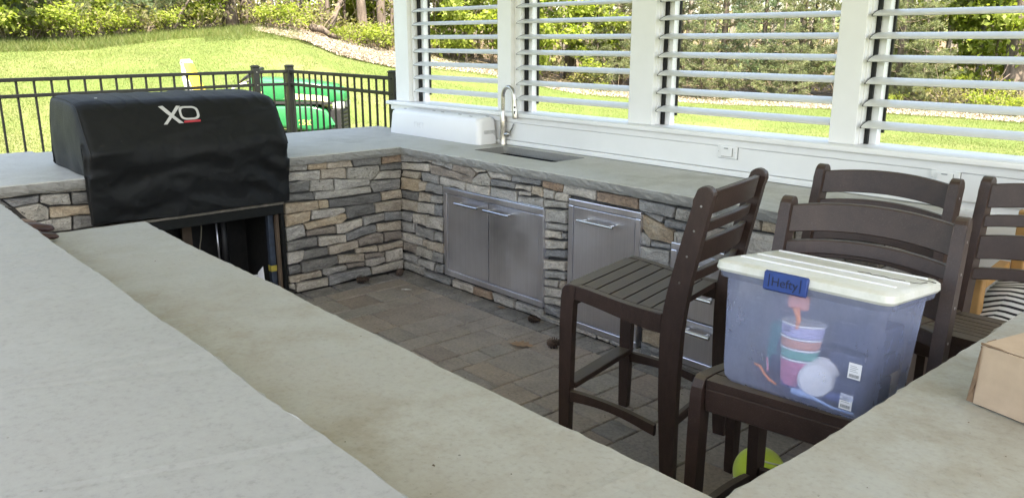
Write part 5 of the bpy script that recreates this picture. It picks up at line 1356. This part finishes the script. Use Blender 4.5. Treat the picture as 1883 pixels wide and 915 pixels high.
T_('s1', s1, [(60, .995, .8, 'bright low shrub below the pale pine, upper left'), (105, 1.0, 1.0, 'bright low shrub in the middle of the upper left'), (140, .99, .7, 'small bright shrub right of a bigger one, upper left'), (190, 1.0, .8, 'bright shrub before the saplings, upper left'), (320, .99, .7, 'bright shrub under the sapling right of the blue-green pine'), (228, 1.0, .7, 'bright shrub under the blue-green pine'),
   (503, .99, .75, 'bright drooping seedling at the left of the pale bank'), (548, .985, .9, 'bright drooping seedling standing on the pale bank'), (637, 1.0, .6, 'small bright shrub at the top of the pale bank'), (682, .99, .8, 'bright shrub at the right end of the pale bank'), (772, 1.0, .8, 'bright shrub behind the first louver bay'), (1340, .975, .35, 'tiny bright plant in the mulch, third bay'), (1650, .99, .5, 'small bright plant by the mulch, last bay left'), (1820, .985, .7, 'bright shrub by the mulch, last bay'), (1870, .98, .7, 'bright shrub at the mulch, far right'), (1110, .985, .4, 'tiny bright plant by the mulch, second bay'), (700, 1.02, .8, 'bright shrub under the forked trunk')], 'shrub', 'bright shrubs at the wood edge', 'shrub')
T_('s2', s2, [(20, 1.0, 1.0, 'olive shrub at the left picture edge'), (80, 1.01, 1.0, 'olive shrub among the bright ones, upper left'), (160, 1.02, 1.1, 'olive shrub behind the bright ones, upper left'), (270, 1.0, 1.1, 'olive shrub below the blue-green pine'), (380, 1.0, 1.0, 'olive shrub left of the paired trunks'), (480, 1.02, 1.0, 'olive shrub right of the paired trunks'), (580, 1.03, 1.1, 'olive shrub at the top of the pale bank'), (655, 1.04, 1.1, 'olive shrub behind the pale bank'), (720, 1.02, 1.0, 'olive shrub by the window wall edge'), (840, 1.04, 1.2, 'olive shrub in the first bay'), (1000, 1.04, 1.2, 'olive shrub in the second bay'), (1080, 1.0, 1.0, 'olive shrub at the mulch of the second bay'), (1740, 1.02, 1.1, 'olive shrub in the last bay'), (1860, 1.03, 1.1, 'olive shrub under the massive trunk')], 'shrub', 'olive shrubs at the wood edge', 'shrub')
# fallen and leaning wood on the bank
def log(label, u0, r0, z0, u1, r1, z1, rad):
    a = col_pos(u0, r0); b_ = col_pos(u1, r1); A = Vector((a[0], a[1], a[2] + z0)); B = Vector((b_[0], b_[1], b_[2] + z1)); T = thing('fallen_limb', label, 'fallen limb', tuple(A), group='fallen wood on the bank')
    m = MB(T); m.tube([A, A.lerp(B, .35) + Vector((0, 0, .06)), A.lerp(B, .7), B], [rad, rad * .9, rad * .7, rad * .35], 8); m.build('limb', M['bark'], T, True)
    m = MB(T); q = A.lerp(B, .5); m.tube([q, q + Vector((.15, .2, .35)), q + Vector((.2, .3, .6))], [rad * .4, rad * .3, .01], 5); m.build('snag', M['bark'], T, True)
log('dark log lying at the top of the pale bank', 575, 1.01, .15, 628, 1.0, .10, .09)
log('leaning dead limb rising right from the top of the bank', 612, 1.02, .25, 655, 1.06, 1.7, .07)
log('pale broken branch leaning before the trunk pair above the grill cover', 328, .98, .1, 372, 1.0, .9, .03)
log('dead branch crossing behind the last louver bay', 1800, 1.04, .2, 1860, 1.03, .9, .03)
# masses
def azim_rand(n, u0, u1): u = rng.uniform(u0, u1, n); return u
def scatter(n, u0, u1, r0, r1):
    us = rng.uniform(u0, u1, n); rs = rng.uniform(r0, r1, n); out = np.empty((n, 3))
    for i in range(n):
        d = FW + RT * ((us[i] - CX) / FPX) - UP * ((120 - CY) / FPX); a = atan2(d.y, d.x) % (2 * pi); er = float(np.interp(a, EA, ER)); r = er * rs[i]
        x, y = CAM.x + r * cos(a), CAM.y + r * sin(a); out[i] = (x, y, ground(x, y))
    return out
# far-off wood: thin trunks and leaf masses reading as one
P_ = scatter(420, -500, 2500, 1.12, 2.3); m = MB()
for p in P_:
    h = random.uniform(6, 10); r = random.uniform(.03, .11); l = random.uniform(-.5, .5)
    m.tube([(p[0], p[1], p[2] - .2), (p[0] + l * .4, p[1] + l * .2, p[2] + h * .5), (p[0] + l, p[1], p[2] + h)], [r, r * .8, r * .4], 5, False)
    if random.random() < .6:
        for _ in range(6): z = random.uniform(.3, 4); a = random.uniform(0, 6.28); L = random.uniform(.4, 1.3); m.tube([(p[0], p[1], p[2] + z), (p[0] + L * cos(a), p[1] + L * sin(a), p[2] + z + L * random.uniform(-.2, .5))], [.012, .005], 3, False)
tag(m.build('far_trunks', M['bark2'], None, True), 'many slender trunks deep in the wood, reading as one mass', 'wood', kind='stuff')
P_ = scatter(1500, -700, 2700, 1.10, 2.4); n = 60
C = (P_[:, None, :] + np.array([0, 0, 1]) * (rng.uniform(0, 1, (1500, 1, 1)) ** 1.5 * 9.0) + rng.normal(size=(1500, n, 3)) * np.array([.55, .55, .35])).reshape(-1, 3)
V, F = leaf_quads(C, .16, .5, .2); tag(link('far_foliage', np_mesh('far_foliage', V, F), M['far']), 'dull green and brown undergrowth deep in the wood', 'wood', kind='stuff')
P_ = np.concatenate([scatter(350, 2700, 4200, 1.05, 1.7), scatter(350, 4200, 9000, 1.05, 1.7), scatter(300, -6000, -700, 1.05, 1.7)]); n = 60
C = (P_[:, None, :] + np.array([0, 0, 1]) * (rng.uniform(0, 1, (1000, 1, 1)) ** 1.3 * 8.0) + rng.normal(size=(1000, n, 3)) * np.array([.9, .9, .6])).reshape(-1, 3)
V, F = leaf_quads(C, .30, .5, .2); tag(link('side_foliage', np_mesh('side_foliage', V, F), M['far']), 'wood continuing round the lawn on both sides', 'wood', kind='stuff')
P_ = scatter(220, -700, 2700, 1.03, 1.7); n = 50
C = (P_[:, None, :] + np.array([0, 0, .25]) + np.abs(rng.normal(size=(220, n, 3))) * np.array([1, 1, 1]) * np.array([.35, .35, .22]) * np.sign(rng.normal(size=(220, n, 3)) + np.array([0, 0, 9]))).reshape(-1, 3)
V, F = leaf_quads(C, .085, 1.0, .2); tag(link('undergrowth', np_mesh('undergrowth', V, F), M['leaf2']), 'low leafy undergrowth on the forest floor', 'undergrowth', kind='stuff')
# dead brush
P_ = scatter(900, -300, 2300, .995, 1.3); V = []; 
d = rand_dirs(900 * 3, .8); C2 = np.repeat(P_, 3, 0); L = rng.uniform(.4, 1.3, 2700)[:, None]; w = np.cross(d, rand_dirs(2700)); w /= np.linalg.norm(w, axis=1)[:, None]
V = np.stack([C2 - w * .007, C2 + w * .007, C2 + d * L + w * .003, C2 + d * L - w * .003], 1).reshape(-1, 3); tag(link('dead_brush', np_mesh('dead_brush', V, np.arange(len(V)).reshape(-1, 4)), M['twig']), 'dry twigs and brush at the foot of the wood', 'brush', kind='stuff')
# grass
def blades(P_, h, w0, mat, name, label):
    n = len(P_); d = rand_dirs(n, 1.6); w = np.cross(d, rand_dirs(n)); w /= np.linalg.norm(w, axis=1)[:, None]; hh = (h * rng.uniform(.5, 1.3, n))[:, None]
    V = np.stack([P_ - w * w0, P_ + w * w0, P_ + d * hh], 1).reshape(-1, 3); tag(link(name, np_mesh(name, V, np.arange(n * 3).reshape(-1, 3)), mat), label, 'grass', kind='stuff')
blades(np.concatenate([scatter(150000, -60, 740, .42, 1.0), scatter(150000, 740, 1950, .35, .97)]), .034, .0032, M['grass'], 'lawn_blades', 'short bright lawn grass')
blades(np.concatenate([scatter(26000, -60, 480, .93, 1.04), scatter(3000, 380, 560, .90, .99), scatter(8000, 730, 1950, .95, 1.04)]), .13, .004, M['grass'], 'tall_grass', 'taller rough grass along the wood edge')
# bleached litter bank and mulch strip
def litter_strip(name, u0, u1, fr0, fr1, nc, label, lift=.02):
    vs, fs = [], []; na = 90; nr_ = 8
    for i in range(na + 1):
        u = u0 + (u1 - u0) * i / na; d = FW + RT * ((u - CX) / FPX) - UP * ((120 - CY) / FPX); a = atan2(d.y, d.x) % (2 * pi); er = float(np.interp(a, EA, ER)); e = sin(pi * min(1, max(0, i / na))) ** .35
        for j in range(nr_ + 1):
            f0 = fr0(u) + .012 * noise.noise(Vector((u * .03, 1, 0))); f1 = fr1(u) + .01 * noise.noise(Vector((u * .03, 5, 0))); mid = (f0 + f1) / 2; r = er * (mid + (f0 - mid + (f1 - f0) * j / nr_) * e); x, y = CAM.x + r * cos(a), CAM.y + r * sin(a); vs.append((x, y, ground(x, y) + lift * sin(pi * j / nr_) - .004))
    for i in range(na):
        for j in range(nr_): fs.append((i * (nr_ + 1) + j, (i + 1) * (nr_ + 1) + j, (i + 1) * (nr_ + 1) + j + 1, i * (nr_ + 1) + j + 1))
    me = bpy.data.meshes.new(name); me.from_pydata(vs, [], fs); me.update(); o = link(name, me, M['stripbase'], None, True); tag(o, kind='structure')
    us = rng.uniform(u0, u1, nc); C = []
    for u in us:
        d = FW + RT * ((u - CX) / FPX) - UP * ((120 - CY) / FPX); a = atan2(d.y, d.x) % (2 * pi); er = float(np.interp(a, EA, ER)); r = er * random.uniform(fr0(u) - .01, fr1(u) + .02); x, y = CAM.x + r * cos(a), CAM.y + r * sin(a); C.append((x, y, ground(x, y) + lift + .02))
    V, F = leaf_quads(np.array(C), .045, 2.0); tag(link(name + '_leaves', np_mesh(name, V, F), M['strip']), label, 'leaf litter', kind='stuff')
m_, nt, b = new_mat('litter_base'); setin(b, Roughness=.9); nt.links.new(ramp(nt, tex(nt, 14, 8, .75), [(.35, (.12, .095, .07)), (.5, (.24, .20, .17)), (.65, (.34, .31, .275))]), b.inputs['Base Color']); bump(nt, b, tex(nt, 25, 5), .8, .04); M['stripbase'] = m_
litter_strip('pale_bank', 470, 760, lambda u: float(np.interp(u, [470, 540, 620, 760], [.97, .92, .875, .88])), lambda u: 1.0, 30000, 'bleached leaves and gravel on the bank below the wood')
litter_strip('mulch_strip', 740, 2050, lambda u: float(np.interp(u, [740, 1000, 1300, 1600, 2050], [.90, .93, .925, .92, .92])), lambda u: 1.0, 34000, 'reddish leaf mulch along the far lawn edge')
for o in list(scene.objects):
    if o.type == 'MESH' and o.data.materials and o.data.materials[0] is None: o.data.materials.clear()
